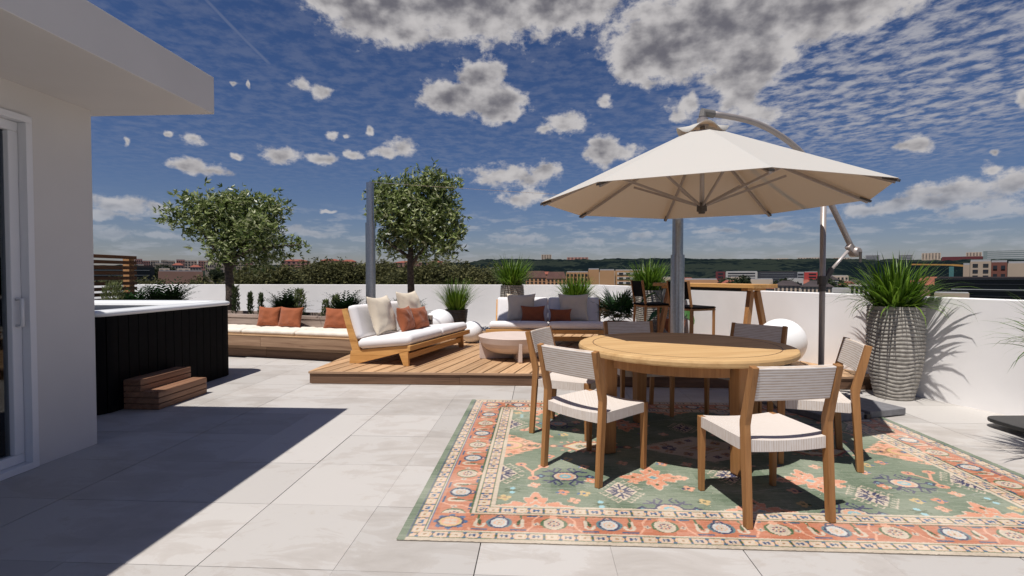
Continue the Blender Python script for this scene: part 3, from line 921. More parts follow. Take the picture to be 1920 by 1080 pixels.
# ================================================================ globe lamps
def globe(loc, r, label):
    g = thing('globe_lamp', label, 'lamp', loc)
    MB().lathe([(.02, r - r * math.cos(R(6)))] + [(r * math.sin(R(a)), r - r * math.cos(R(a))) for a in range(12, 180, 6)] + [(.012, 2 * r)], 48).build('globe', M['lamp'], g, smooth=True)
    MB().lathe([(.28 * r, .0), (.32 * r, .006), (.32 * r, .03)], 32).build('foot', M['blackmetal'], g, smooth=False)
globe((-1.105, 8.37, DZ), .178, 'small white globe lamp on the deck at the end of the sideways sofa')
globe((-1.75, 8.92, DZ), .256, 'big white globe lamp on the deck behind the sideways sofa')
globe((3.0, 6.50, DZ), .285, 'big white globe lamp on the deck behind the round dining table')
# ================================================================ rug (every knot row its own colour)
def make_rug():
    HX_, HY_ = 1.845, 1.3685
    st = .0062
    nx, ny = int(2 * HX_ / st) + 1, int(2 * HY_ / st) + 1
    xs = np.linspace(-HX_, HX_, nx); ys = np.linspace(-HY_, HY_, ny)
    X, Y = np.meshgrid(xs, ys)
    ax, ay = np.abs(X), np.abs(Y)
    GREEN, ORANGE, CREAM = np.array((.150, .195, .135)), np.array((.46, .175, .10)), np.array((.53, .445, .345))
    NAVY, PINK, TEAL = np.array((.045, .048, .105)), np.array((.62, .33, .22)), np.array((.16, .30, .33))
    DGREEN, GOLD, BLUE = np.array((.05, .085, .04)), np.array((.50, .36, .16)), np.array((.06, .13, .24))
    SALMON = np.array((.58, .25, .15)); TAN = np.array((.34, .2, .11)); GREY = np.array((.42, .42, .40))
    C = np.zeros(X.shape + (3,)); C[:] = GREEN
    def put(m, c, a=1.0):
        C[m] = C[m] * (1 - a) + np.asarray(c) * a
    def ell(x, y, a, b):
        return (x / a) ** 2 + (y / b) ** 2 < 1
    def dia(x, y, a, b):
        return np.abs(x) / a + np.abs(y) / b < 1
    def rect(x, y, a, b):
        return (np.abs(x) < a) & (np.abs(y) < b)
    def seg(x, y, x0, y0, x1, y1, w):
        dx_, dy_ = x1 - x0, y1 - y0
        t = np.clip(((x - x0) * dx_ + (y - y0) * dy_) / (dx_ ** 2 + dy_ ** 2), 0, 1)
        return (x - x0 - t * dx_) ** 2 + (y - y0 - t * dy_) ** 2 < w * w
    def petals(x, y, r, n, c, rp, ph=0):
        for k in range(n):
            t = ph + 2 * math.pi * k / n
            put(ell(x - r * math.cos(t), y - r * math.sin(t), rp, rp), c)
    def rosette(x, y, s, outer, inner):
        put(ell(x, y, .062 * s, .075 * s), outer)
        put(ell(x, y, .050 * s, .062 * s), inner)
        petals(x, y, .030 * s, 8, NAVY if outer is not NAVY else CREAM, .0085 * s)
        petals(x, y, .030 * s, 8, PINK, .006 * s, .39)
        put(ell(x, y, .016 * s, .018 * s), CREAM); put(ell(x, y, .008 * s, .009 * s), TAN)
    def navyros(x, y, s=1.0):
        for sx in (-1, 1):
            for sy in (-1, 1):
                put(seg(x, y, 0, 0, sx * .105 * s, sy * .10 * s, .0085 * s), NAVY)
                put(seg(x, y, sx * .075 * s, sy * .075 * s, sx * .135 * s, sy * .07 * s, .007 * s), NAVY)
                put(seg(x, y, sx * .075 * s, sy * .075 * s, sx * .06 * s, sy * .125 * s, .007 * s), NAVY)
                put(seg(x, y, sx * .05 * s, sy * .06 * s, sx * .02 * s, sy * .115 * s, .006 * s), NAVY)
                put(seg(x, y, sx * .02 * s, sy * .115 * s, sx * .045 * s, sy * .14 * s, .006 * s), NAVY)
            put(dia(x - sx * .15 * s, y, .035 * s, .035 * s), NAVY)
            put(dia(x - sx * .15 * s, y, .014 * s, .014 * s), TEAL)
            put(seg(x, y, 0, 0, sx * .13 * s, 0, .009 * s), NAVY)
        put(ell(x, y, .082 * s, .07 * s), NAVY); put(ell(x, y, .07 * s, .058 * s), CREAM)
        petals(x, y, .045 * s, 10, PINK, .012 * s); put(ell(x, y, .036 * s, .03 * s), TEAL * 1.4); put(ell(x, y, .018 * s, .015 * s), CREAM)
    def hookdia(x, y, s=1.0):
        for k in range(5):
            for sx in (-1, 1):
                for sy in (-1, 1):
                    f = .12 + k * .19
                    px, py = sx * f * .115 * s, sy * (1 - f) * .155 * s
                    put(seg(x, y, px, py, px + sx * .026 * s, py + sy * .026 * s, .0045 * s), CREAM, .8)
                    put(seg(x, y, px + sx * .026 * s, py + sy * .026 * s, px + sx * .034 * s, py + sy * .008 * s, .0045 * s), CREAM, .8)
        put(dia(x, y, .118 * s, .158 * s), GREEN * .9)
        put(dia(x, y, .102 * s, .138 * s), CREAM)
        for sx in (-1, 1):
            for sy in (-1, 1):
                put(seg(x, y, 0, 0, sx * .052 * s, sy * .055 * s, .009 * s), NAVY)
                put(seg(x, y, sx * .035 * s, sy * .012 * s, sx * .062 * s, sy * .032 * s, .006 * s), NAVY)
                put(seg(x, y, sx * .012 * s, sy * .06 * s, sx * .03 * s, sy * .085 * s, .006 * s), NAVY)
            put(seg(x, y, 0, 0, sx * .078 * s, 0, .009 * s), NAVY)
            put(seg(x, y, 0, 0, 0, sx * .10 * s, .009 * s), NAVY)
        put(ell(x, y, .03 * s, .032 * s), NAVY); put(ell(x, y, .021 * s, .022 * s), CREAM); put(ell(x, y, .01 * s, .01 * s), TAN)
    def star(x, y, s=1.0, half=False):
        a_ = np.abs(x); b_ = np.abs(y)
        th = np.arctan2(y, x); rr = np.hypot(x / 1.15, y)
        lim = (.105 + .038 * np.cos(4 * th) + .018 * np.cos(12 * th)) * s
        put(rr < lim + .007 * s, CREAM); put(rr < lim, SALMON)
        put(rr < lim * .52, CREAM, .9); put(rr < lim * .44, SALMON * 1.06)
        put(dia(x, y, .034 * s, .034 * s), CREAM); put(dia(x, y, .022 * s, .022 * s), TEAL)
        for sx in (-1, 1):
            put(dia(x - sx * .11 * s, y, .016 * s, .012 * s), DGREEN); put(dia(x, y - sx * .095 * s, .012 * s, .016 * s), DGREEN)
    def flower(x, y, c1, c2, s=1.0):
        petals(x, y, .020 * s, 4, c1, .014 * s, .3); put(ell(x, y, .009 * s, .009 * s), c2)
    def zig(x, y, a, b, teeth=.030, amp=.022):
        """serrated lozenge"""
        f = np.abs(x) / a + np.abs(y) / b
        saw = (np.abs(((np.abs(y) + np.abs(x) * .4) / teeth) % 1 - .5) * 2 - .5) * amp / min(a, b) * 1.6
        return f + saw < 1
    fx_, fy_ = 1.405, .985
    # --- field
    field_m = (ax < fx_) & (ay < fy_)
    cx, cy = ax, ay                                   # four-fold symmetry
    put(zig(X, Y, .47, .275), CREAM * .97)
    put(zig(X, Y, .155, .10), GOLD * .8); put(dia(X, Y, .13, .085), CREAM); put(dia(X, Y, .10, .066), TAN); put(dia(X, Y, .05, .035), SALMON)
    flower(cx - .23, cy, NAVY, CREAM, 1.7); flower(cx - .13, cy - .12, TAN, NAVY, 1.2); flower(cx - .33, cy, SALMON, TAN, 1.2); flower(cx - .05, cy - .17, NAVY, TAN, .9); flower(cx - .25, cy - .07, TAN, CREAM, 1.0)
    # red edged hexagon either side
    hx, hy = ax - .80, Y
    hexm = lambda a, b: (np.abs(hx) < a - np.abs(hy) * .55 * a / b) & (np.abs(hy) < b)
    for k in range(9):
        put(seg(hx, ay, -.2 + .05 * k, .085, -.2 + .05 * k + .012, .135 - abs(k - 4) * .012, .008), PINK)
    put(hexm(.215, .105), np.array((.34, .10, .07))); put(hexm(.19, .088), GOLD * 1.2); put(hexm(.175, .078), CREAM)
    flower(hx, hy, TAN, GREEN, 1.5); flower(np.abs(hx) - .075, hy, GREEN, TAN, 1.1)
    for sx in (-1, 1):
        put(seg(hx, hy, sx * .2, 0, sx * .24, 0, .01), NAVY); put(ell(hx - sx * .268, hy, .033, .034), np.array((.2, .13, .08))); put(ell(hx - sx * .268, hy, .021, .022), PINK)
    # pink serrated wedges from the short sides
    wx = fx_ - ax
    put(zig(wx, Y, .285, .255, .032, .024) , PINK * 1.05)
    put(ell(wx, Y, .125, .095), TAN); put(ell(wx, Y, .112, .083), GOLD * 1.15); put(ell(wx, Y, .092, .066), PINK); put(ell(wx, Y, .05, .035), TAN); put(ell(wx, Y, .03, .02), BLUE)
    flower(wx - .165, ay * 0 + Y, TAN, NAVY, 1.3); flower(wx - .215, Y, GREEN, TAN, .9); flower(wx - .13, ay - .085, TAN, CREAM, 1.0); flower(wx - .06, ay - .14, SALMON, TAN, 1.0); flower(wx - .03, ay - .195, GREEN, TAN, .8)
    # scattered motifs of one quarter
    navyros(cx - 1.01, cy - .565)
    hookdia(cx - 1.405, cy - .53)
    hookdia(cx - .70, cy - .765, .93)
    hookdia(cx - .0, cy - .50, .85)
    star(cx - .47, cy - .555, 1.12)
    navyros(cx - .475, cy - .985, .95)
    star(cx - 1.19, cy - 1.0, 1.2)
    star(cx - .0, cy - .985, 1.0)
    for (x0, y0, x1, y1) in ((1.215, .50, 1.29, .375), (1.215, .50, 1.145, .40), (1.215, .50, 1.205, .60)):
        put(seg(cx, cy, x0, y0, x1, y1, .0085), PINK)
        put(ell(cx - x1, cy - y1, .036, .03), PINK); flower(cx - x1, cy - y1, SALMON, NAVY, .9); put(ell(cx - x1 + .012, cy - y1, .006, .006), TEAL)
    for (x0, y0) in ((1.325, .785), (.835, .945)):
        petals(cx - x0, cy - y0, .028, 2, TEAL * 1.6, .016, math.pi / 2)
        for a in (.5, -.5, math.pi - .5, math.pi + .5):
            put(seg(cx - x0, cy - y0, 0, 0, .045 * math.cos(a), .035 * math.sin(a), .006), DGREEN)
    for (x0, y0, c1, c2) in ((1.2, .705, PINK, CREAM), (1.035, .80, SALMON, BLUE), (.915, .81, GOLD, BLUE), (.978, .905, PINK, TAN), (1.365, .885, GOLD, TAN),
                             (.265, .885, GOLD, DGREEN), (.30, .71, PINK, NAVY), (.86, .62, SALMON, CREAM), (.88, .40, PINK, BLUE), (1.10, .22, SALMON, BLUE),
                             (.62, .32, PINK, TAN), (.36, .32, SALMON, BLUE), (.98, .27, GOLD, BLUE), (.20, .32, PINK, CREAM), (.60, .62, PINK, SALMON), (.30, .55, PINK, TAN)):
        flower(cx - x0, cy - y0, c1, c2, 1.15)
        put(ell(cx - x0 - .03, cy - y0 - .004, .011, .012), c2)
    # faint wandering stems
    for ph, am, k in ((.3, .05, 7), (1.7, .04, 9)):
        l = np.abs(cy - (.70 + am * np.sin(cx * k + ph))) < .0035
        put(l & (cx < 1.36) & (np.abs(C[..., 1] - GREEN[1]) < .02), GREY, .35)
    # --- borders: distance inside the edge, and a coordinate running along it
    dX, dY = HX_ - ax, (HY_ - ay) * 1.10 + .014
    inl = ~field_m
    along_x = (dY < dX)                                # long sides
    d = np.where(along_x, dY, dX); u = np.where(along_x, X, Y)
    C[inl] = CREAM
    bandm = lambda a, b: inl & (d >= a) & (d < b)
    green_end = inl & ~along_x & (d < .042)
    put(bandm(0, .042), CREAM * .92); put(bandm(.0, .008), GOLD * .7); put(bandm(.022, .026), GREEN)
    put(inl & (dX < .040), GREEN * .95)
    o0, o1, q0, q1, r0, r1 = .046, .112, .128, .322, .336, .412
    put(bandm(.042, .046), NAVY * 1.5)
    def narrow(a, b, per):
        mid = (a + b) / 2; hw_ = (b - a) / 2
        put(bandm(a, b), PINK * 1.0 * np.array((1.0, 1.25, 1.35)))
        k = np.floor(u / per); uu = (u / per - k - .5) * per; odd = (k % 2 == 0)
        dd = d - mid
        b_ = bandm(a, b)
        put(b_ & (np.abs(uu) > per * .455), DGREEN); put(b_ & (np.abs(uu) > per * .40) & (np.abs(dd) > hw_ * .35), BLUE * .9)
        put(b_ & odd & (np.abs(uu) < per * .30) & (np.abs(dd) < hw_ * .55), CREAM)
        put(b_ & odd & (np.abs(np.abs(uu) - per * .14) < per * .06) & (np.abs(dd) < hw_ * .42), NAVY)
        put(b_ & odd & (np.abs(uu) < per * .22) & (np.abs(dd - hw_ * .1) < hw_ * .14), BLUE)
        put(b_ & ~odd & (np.abs(uu) < per * .30) & (np.abs(dd) < hw_ * .6), CREAM * 1.05)
        put(b_ & ~odd & (np.abs(uu) < per * .10) & (np.abs(dd) < hw_ * .22), TAN)
        put(b_ & ~odd & (np.abs(np.abs(uu) - per * .36) < per * .035) & (np.abs(dd) < hw_ * .3), GOLD)
        put(bandm(a, a + .006), DGREEN * 1.6); put(bandm(b - .006, b), DGREEN * 1.6)
    narrow(o0, o1, .0765)
    narrow(r0, r1, .0765)
    # orange main border
    main = bandm(q0, q1)
    put(main, ORANGE)
    put(bandm(q0 - .004, q0 + .001), BLUE); 
    mid = (q0 + q1) / 2
    per = .2745
    corner = main & (dX < q1) & (dY < q1)
    kk = np.round(u / per); uu = u - kk * per; par_ = (kk % 2 == 0)
    dd = (d - mid)
    def masked(fn):
        keepC = C.copy(); fn(); C[~main] = keepC[~main]
    def border_motifs():
        # meander lines
        for sg in (-1, 1):
            put(main & (np.abs(dd - sg * .078) < .0055) & (np.abs(uu) > .055) & ((kk % 2 == 0) == (sg > 0)), BLUE * .7)
        put(main & (np.abs(dd - .088) < .004), DGREEN * 1.2)
        xa = np.abs(uu) - per / 2
        # hooked leaves between the rosettes
        for sg in (-1, 1):
            ux = (np.abs(uu) - per * .5) * 1.0
            lx = ux + sg * 0; 
        nav = main & ~par_
        lx = np.abs(uu) - .098; ly = dd
        rr_ = np.hypot(lx, ly + .030)
        put(nav & (np.abs(rr_ - .021) < .0085) & (ly < -.022), CREAM)
        put(nav & seg(lx, ly, .021, -.028, .016, .040, .0085), CREAM)
        put(nav & ell(lx + .022, ly + .018, .009, .010), CREAM)
        put(nav & ell(lx - .001 - ly * .12, ly - .004, .0095, .032), DGREEN)
        put(nav & seg(lx, ly, .012, .042, .010, .090, .005), DGREEN * 1.4)
        crm = main & par_
        put(crm & seg(np.abs(uu), dd, .135, -.085, .105, -.03, .0055), PINK)
        put(crm & seg(np.abs(uu), dd, .105, -.03, .105, .035, .0055), PINK)
        put(crm & seg(np.abs(uu), dd, .105, .035, .075, .085, .0055), PINK)
        kS = C.copy(); flower(np.abs(uu) - .088, dd + .01, CREAM * .9, NAVY, .55); C[~crm] = kS[~crm]
        for even in (True, False):
            mk = main & (par_ == even)
            kC = C.copy()
            if even:
                put(ell(uu, dd, .068, .066), DGREEN * 1.5); rosette(uu, dd, .84, CREAM * 1.02, CREAM * .93)
                put(ell(uu, dd - .075, .022, .02), PINK)
            else:
                put(ell(uu, dd - .062, .026, .026), NAVY); put(ell(uu, dd - .062, .015, .015), PINK)
                put(ell(uu, dd, .066, .064), TEAL * .6); rosette(uu, dd, .84, NAVY, GREY * 1.2)
            C[~mk] = kC[~mk]
    masked(border_motifs)
    # corner blocks of the main border
    put(corner, ORANGE)
    ccx, ccy = dX - mid, dY - mid
    kC = C.copy()
    petals(ccx, ccy, .072, 8, BLUE, .017); put(ell(ccx, ccy, .072, .070), NAVY); put(ell(ccx, ccy, .058, .056), GOLD * 1.1); put(ell(ccx, ccy, .046, .044), PINK); petals(ccx, ccy, .024, 4, CREAM, .016, .78)
    C[~corner] = kC[~corner]
    # wear and weave, part of the yarn itself
    nz = rng.normal(0, 1, X.shape)
    streak = np.repeat(rng.normal(0, 1, (ny, nx // 9 + 1)), 9, axis=1)[:, :nx]
    big = np.kron(rng.normal(0, 1, (ny // 24 + 1, nx // 24 + 1)), np.ones((24, 24)))[:ny, :nx]
    for _ in range(3):
        big = (big + np.roll(big, 8, 0) + np.roll(big, -8, 0) + np.roll(big, 8, 1) + np.roll(big, -8, 1)) / 5
    C *= (1 + .045 * nz + .05 * streak + .16 * big)[..., None]
    fadec = np.clip(.15 + .16 * big + .05 * streak, 0, .42)[..., None]
    C[:] = np.clip(C * (1 - fadec) + np.array((.42, .40, .35)) * fadec, 0, .9)
    # mesh
    Z = .006 + .0008 * nz
    V = np.stack([X, Y, Z], -1).reshape(-1, 3)
    ii = np.arange(nx * ny).reshape(ny, nx)
    F = np.stack([ii[:-1, :-1], ii[:-1, 1:], ii[1:, 1:], ii[1:, :-1]], -1).reshape(-1, 4)
    m, nt, b = new_mat('rug_wool')
    at = node(nt, 'ShaderNodeAttribute', attribute_name='yarn')
    nt.links.new(at.outputs['Color'], b.inputs['Base Color'])
    b.inputs['Roughness'].default_value = .95
    b.inputs['Specular IOR Level'].default_value = .1
    me = np_mesh('rug', V, F, m, smooth=True)
    ca = me.color_attributes.new('yarn', 'FLOAT_COLOR', 'POINT')
    ca.data.foreach_set('color', np.concatenate([C.reshape(-1, 3), np.ones((nx * ny, 1))], 1).astype(np.float32).ravel())
    rug = thing('rug', 'large green and orange oriental rug under the round dining table', 'rug', (1.173, 3.72, .0006))
    place('pile', me, rug)
    MB().box(-HX_ + .003, HX_ - .003, -HY_ + .003, HY_ - .003, 0, .0042).build('backing', fabric('rug_backing', (.55, .48, .38)), rug)
make_rug()

# ================================================================ dining table
dt = thing('dining_table', 'round teak dining table with an inlaid ring under the parasol', 'dining table', (1.052, 3.805, .008), R(19.5))
RT, ZT = .755, .742
MB().lathe([(.70, ZT - .048), (RT - .010, ZT - .048), (RT, ZT - .038), (RT + .002, ZT - .018), (RT - .004, ZT - .004), (RT - .014, ZT)], 44).build('table_top', M['teak_top'], dt)
MB().lathe([(.648, ZT), (.648, ZT + .0009), (.654, ZT + .0009), (.654, ZT)], 44, close=True).build('inlay_ring', plain('inlay', (.11, .045, .02), .5, .1, 10, 0), dt)
for k in range(4):
    a0, a1 = R(90 * k + 8), R(90 * k + 82)
    n = 10; V = []; F = []
    for i in range(n + 1):
        a = a0 + (a1 - a0) * i / n
        for r_, z in ((.585, ZT - .13), (.61, ZT - .13), (.61, ZT - .049), (.585, ZT - .049)):
            V.append((r_ * math.cos(a), r_ * math.sin(a), z))
    for i in range(n):
        for q in range(4):
            F.append((i * 4 + q, i * 4 + (q + 1) % 4, (i + 1) * 4 + (q + 1) % 4, (i + 1) * 4 + q))
    F += [(0, 1, 2, 3), (n * 4 + 3, n * 4 + 2, n * 4 + 1, n * 4)]
    MB().add(V, F).build('apron', M['teak'], dt)
    lg = MB()
    lg.add([(-.042, -.042, 0), (.042, -.042, 0), (.042, .042, 0), (-.042, .042, 0), (-.05, -.05, ZT - .0495), (.05, -.05, ZT - .0495), (.05, .05, ZT - .0495), (-.05, .05, ZT - .0495)],
           [(0, 3, 2, 1), (4, 5, 6, 7), (0, 1, 5, 4), (1, 2, 6, 5), (2, 3, 7, 6), (3, 0, 4, 7)])
    me = lg.mesh('leg', M['teak'])
    place('leg', me, dt, (.60 * math.cos(R(90 * k)), .60 * math.sin(R(90 * k)), 0), (0, 0, R(90 * k)), bevel=.012, seg=3)

# ================================================================ dining chairs
def make_chair():
    t = thing('dining_chair', '', 'dining chair')
    w = .0335
    for sx in (-1, 1):
        x = sx * .2265
        MB().add(*leg_prof([(-.252, 0), (-.214, 0), (-.176, .50), (-.176, .52), (-.250, .806), (-.286, .798), (-.222, .505), (-.222, .49)], x - w / 2, x + w / 2)).build('back_leg', M['teak'], t, bevel=.003)
        MB().add([(x - .014, .202, 0), (x + .014, .202, 0), (x + .014, .232, 0), (x - .014, .232, 0), (x - w / 2, .198, .4305), (x + w / 2, .198, .4305), (x + w / 2, .242, .4305), (x - w / 2, .242, .4305)],
                 [(0, 3, 2, 1), (4, 5, 6, 7), (0, 1, 5, 4), (1, 2, 6, 5), (2, 3, 7, 6), (3, 0, 4, 7)]).build('front_leg', M['teak'], t, bevel=.003)
    # woven seat, slung a little between the side rails
    for (xa, ya, yb) in ((.2425, -.1725, .197), (.2085, .1975, .241), (.2085, -.214, -.173)):
        n = 14; V = []; F = []
        for j, y in enumerate((ya, yb)):
            for i in range(n + 1):
                x = -xa + 2 * xa * i / n
                V.append((x, y, .434 - .016 * (1 - (x / .2425) ** 2)))
            for i in range(n + 1):
                x = -xa + 2 * xa * i / n
                V.append((x, y, .372 - .010 * (1 - (x / .2425) ** 2)))
        m_ = n + 1
        for i in range(n):
            F.append((i, i + 1, 2 * m_ + i + 1, 2 * m_ + i)); F.append((m_ + i, 3 * m_ + i, 3 * m_ + i + 1, m_ + i + 1))
            F.append((i, m_ + i, m_ + i + 1, i + 1)); F.append((2 * m_ + i, 2 * m_ + i + 1, 3 * m_ + i + 1, 3 * m_ + i))
        F += [(0, 2 * m_, 3 * m_, m_), (n, m_ + n, 3 * m_ + n, 2 * m_ + n)]
        MB().add(V, F).build('seat', M['weave_seat'], t)
    # woven back panel, same tilt as the posts
    V = []; F = []
    xa = .2092; n = 12
    for i in range(n + 1):
        x = -xa + 2 * xa * i / n
        bow = -.012 * (1 - (x / xa) ** 2)
        for (y, z) in ((-.2035, .632), (-.2385, .626), (-.2805, .795), (-.2460, .801)):
            V.append((x, y + bow, z))
    for i in range(n):
        for q in range(4):
            F.append((i * 4 + q, i * 4 + (q + 1) % 4, (i + 1) * 4 + (q + 1) % 4, (i + 1) * 4 + q))
    F += [(0, 1, 2, 3), (n * 4 + 3, n * 4 + 2, n * 4 + 1, n * 4)]
    MB().add(V, F).build('back_panel', M['weave_back'], t, bevel=.005)
    return t
def leg_prof(poly, x0, x1):
    n = len(poly)
    return [(x0, y, z) for y, z in poly] + [(x1, y, z) for y, z in poly], [tuple(range(n))[::-1], tuple(range(n, 2 * n))] + [(i, (i + 1) % n, n + (i + 1) % n, n + i) for i in range(n)]
proto = make_chair()
CH = [(1.205, 2.824, 11.45, 'teak dining chair with woven back turned to the camera, nearest one'),
      (.359, 3.323, -45.8, 'teak dining chair at the left front of the round table, in full sun'),
      (.245, 4.144, -112.2, 'teak dining chair at the far left of the round table beside the coffee table'),
      (.905, 4.718, 190.7, 'teak dining chair behind the round table, left one in front of the palm'),
      (1.782, 4.529, 133.3, 'teak dining chair behind the round table, right one in front of the globe lamp'),
      (1.866, 3.604, 74.5, 'teak dining chair at the right of the round table beside the parasol base')]
for i, (x, y, a, lab) in enumerate(CH):
    c = proto if i == 0 else copy_tree(proto)
    c.location = (x, y, .008); c.rotation_euler = (0, 0, R(a)); c['label'] = lab; c['group'] = 'dining chairs round the table'

# ================================================================ cantilever parasol
UC = Vector((1.402, 4.517, 0)); UD = Vector((.936, .352, 0)).normalized()
um = thing('parasol', 'large off white cantilever parasol over the dining table', 'parasol')
RR, ZR, RT2, ZT2 = 1.389, 1.893, .16, 2.468
def upt(r, k, z):
    a = R(-91 + 45 * k)
    return Vector((UC.x + r * math.cos(a), UC.y + r * math.sin(a), z))
for k in range(8):
    n = 10; V = []; F = []
    for i in range(n + 1):
        t = i / n
        r = RR + (RT2 - RR) * t
        z = ZR + (ZT2 - ZR) * t
        for q in range(7):
            p = upt(r, k, z).lerp(upt(r, k + 1, z), q / 6)
            s_ = math.sin(math.pi * q / 6)
            p.z -= .006 * s_ * math.sin(math.pi * t)
            V.append(p)
    for i in range(n):
        for q in range(6):
            F.append((i * 7 + q, i * 7 + q + 1, (i + 1) * 7 + q + 1, (i + 1) * 7 + q))
    o = MB().add(V, F).build('canopy_panel', M['canopy'], um, smooth=False, fix=False)
    md = o.modifiers.new('cloth', 'SOLIDIFY'); md.thickness = .003; md.offset = -1
    rb = MB().bar(upt(.10, k, ZT2 - .045), upt(RR - .02, k, ZR - .022), .018, .024).build('rib', M['taupe'], um)
    a_, b_ = upt(.035, k, 1.855), upt(.70, k, ZR + (ZT2 - ZR) * (1 - .70 / 1.25) - .045)
    MB().bar(a_, b_, .013, .020).build('strut', M['taupe'], rb)
    MB().bar(upt(RR - .09, k, ZR + .015), upt(RR + .004, k, ZR - .018), .028, .016).build('rib_cap', M['darkmetal'], rb)
# vent cap with scalloped rim
V = []; F = []; n = 64
for i, (r, z) in enumerate(((.20, 2.500), (.11, 2.535), (.03, 2.545))):
    for k in range(n):
        a = 2 * math.pi * k / n
        w = (.5 + .5 * math.cos(4 * a + .5)) if i == 0 else 0
        V.append((UC.x + (r + .015 * w) * math.cos(a), UC.y + (r + .015 * w) * math.sin(a), z - .045 * (1 - w) * (i == 0) + .028 * w))
for i in range(2):
    for k in range(n):
        F.append((i * n + k, i * n + (k + 1) % n, (i + 1) * n + (k + 1) % n, (i + 1) * n + k))
o = MB().add(V, F).build('vent_cap', M['canopy'], um, smooth=True, fix=False)
o.modifiers.new('cloth', 'SOLIDIFY').thickness = .003
MB().tube([(UC.x, UC.y, 1.86), (UC.x, UC.y, 2.53)], .020, 12).build('centre_pole', M['taupe'], um, smooth=True)
MB().lathe([(.026, 1.785), (.028, 1.80), (.042, 1.805), (.042, 1.86), (.034, 1.872)], 20, (UC.x, UC.y, 0)).build('hub', M['darkmetal'], um)
MB().lathe([(.05, 2.536), (.058, 2.548), (.045, 2.562), (.046, 2.564), (.046, 2.598), (.03, 2.602), (.032, 2.622)], 20, (UC.x, UC.y, 0)).build('neck', M['taupe'], um)
def arm(t, z):
    return UC + UD * t + Vector((0, 0, z))
MB().tube([arm(0, 2.615), arm(0, 2.655), arm(.11, 2.647)], .034, 12).build('elbow', plain('elbow_plastic', (.17, .16, .15), .5, .06, 20, 0), um, smooth=False)
AP = [(.09, 2.648), (.2, 2.647), (.349, 2.640), (.47, 2.628), (.582, 2.609), (.68, 2.583), (.762, 2.556), (.86, 2.516), (.946, 2.475), (1.04, 2.42), (1.123, 2.36), (1.22, 2.262), (1.31, 2.146), (1.40, 2.016), (1.489, 1.880), (1.58, 1.742), (1.677, 1.593), (1.735, 1.50)]
MB().tube([arm(*p) for p in AP], .026, 14).build('arm', M['taupe'], um, smooth=True)
MT = 1.364
base = UC + UD * MT
MB().tube([arm(MT, .058), arm(MT, 2.07)], .0255, 16).build('mast', M['taupe'], um, smooth=True)
MB().tube([arm(MT, 1.10), arm(MT, 1.11), arm(MT, 1.16), arm(MT, 1.165), arm(MT, 1.245)], [.03, .031, .031, .043, .044], 14).build('sleeve', M['darkmetal'], um)
side = Vector((-UD.y, UD.x, 0))
sl = MB().bar(arm(MT + .02, 1.20), arm(MT + .115, 1.315), .034, .05)
sl.build('bracket', M['darkmetal'], um, bevel=.006)
MB().tube([arm(MT + .10, 1.297), arm(1.71, 1.515)], .0145, 12).build('brace', plain('pale_metal', (.5, .46, .44), .4, .03, 10, 0, metal=.3), um, smooth=True)
q = arm(1.765, 1.478)
MB().tube([q - side * .048, q - side * .03, q + side * .03, q + side * .036], [.038, .05, .05, .044], 22).build('crank_wheel', M['taupe'], um)
MB().tube([q - side * .06, q - side * .06 - Vector((0, 0, .10))], .012, 10).build('crank_handle', M['darkmetal'], um)
MB().bar(arm(1.68, 1.545), arm(1.742, 1.49), .05, .07).build('crank_bracket', M['taupe'], um, bevel=.008)
# cross foot
MB().bar(base - UD * .48 + Vector((0, 0, .03)), base + UD * .48 + Vector((0, 0, .03)), .05, .035).build('foot_bar', M['darkmetal'], um)
MB().bar(base - side * .48 + Vector((0, 0, .031)), base + side * .48 + Vector((0, 0, .031)), .05, .035).build('foot_bar', M['darkmetal'], um)
MB().tube([base + Vector((0, 0, .04)), base + Vector((0, 0, .16))], .04, 14).build('socket', M['darkmetal'], um)
pv = MB().box(-.215, .215, -.215, .215, 0, .06).mesh('paving_slab', M['slab'])
for i, (sx, sy, w) in enumerate(((-1, -1, 'nearest the table'), (1, -1, 'nearest the ribbed planter'), (1, 1, 'beside the deck, right'), (-1, 1, 'beside the deck, left'))):
    p = base + UD * (sx * .248) + side * (sy * .248)
    tag(place('paving_slab', pv, None, (p.x, p.y, .009), (0, 0, math.atan2(UD.y, UD.x)), bevel=.006), 'grey paving slab weighing down the parasol foot, ' + w, 'paving slab', 'slabs on the parasol foot')

# ================================================================ steel posts and shade sail
def post(loc, zb, zt, label):
    t = thing('steel_post', label, 'post', loc)
    z0 = loc[2]
    def fluted(r, a, b_, name):
        return MB().lathe([(r, a), (r, b_)], 48, (0, 0, -z0), fn=lambda t_, rr, z: (rr * (1 - .05 * (math.cos(4 * t_ + .6) > .86)), z)).build(name, M['steel'], t, smooth=False)
    fluted(.077, z0 + .012, zb, 'lower_tube')
    fluted(.060, zb - .02, zt, 'upper_tube')
    MB().lathe([(.13, 0), (.13, .012)], 32).build('foot_plate', M['steel'], t)
    MB().tube([(0, 0, zt - z0 - .01), (0, 0, zt - z0 + .03)], .012, 8).build('eye_bolt', M['steel'], t)
P1 = Vector((-2.72, 8.15, 2.752)); P2 = Vector((1.575, 5.93, 2.085))
post((P1.x, P1.y, DZ - .145), 2.10, 2.745, 'tall telescopic steel post left of the right hand tree')
post((P2.x, P2.y, DZ), 1.486, 2.075, 'telescopic steel post rising behind the dining table under the parasol')
eye = Vector((0, 0, 1.25))
nrm = (P1 - eye).cross(P2 - eye).normalized()
cx, cy = 2.405, 9.03
P3 = Vector((cx, cy, 1.25 - (nrm.x * cx + nrm.y * cy) / nrm.z))
PA = P1.lerp(P2, .15)
sail_m = fabric('sail_cloth', (.42, .33, .26), .05)
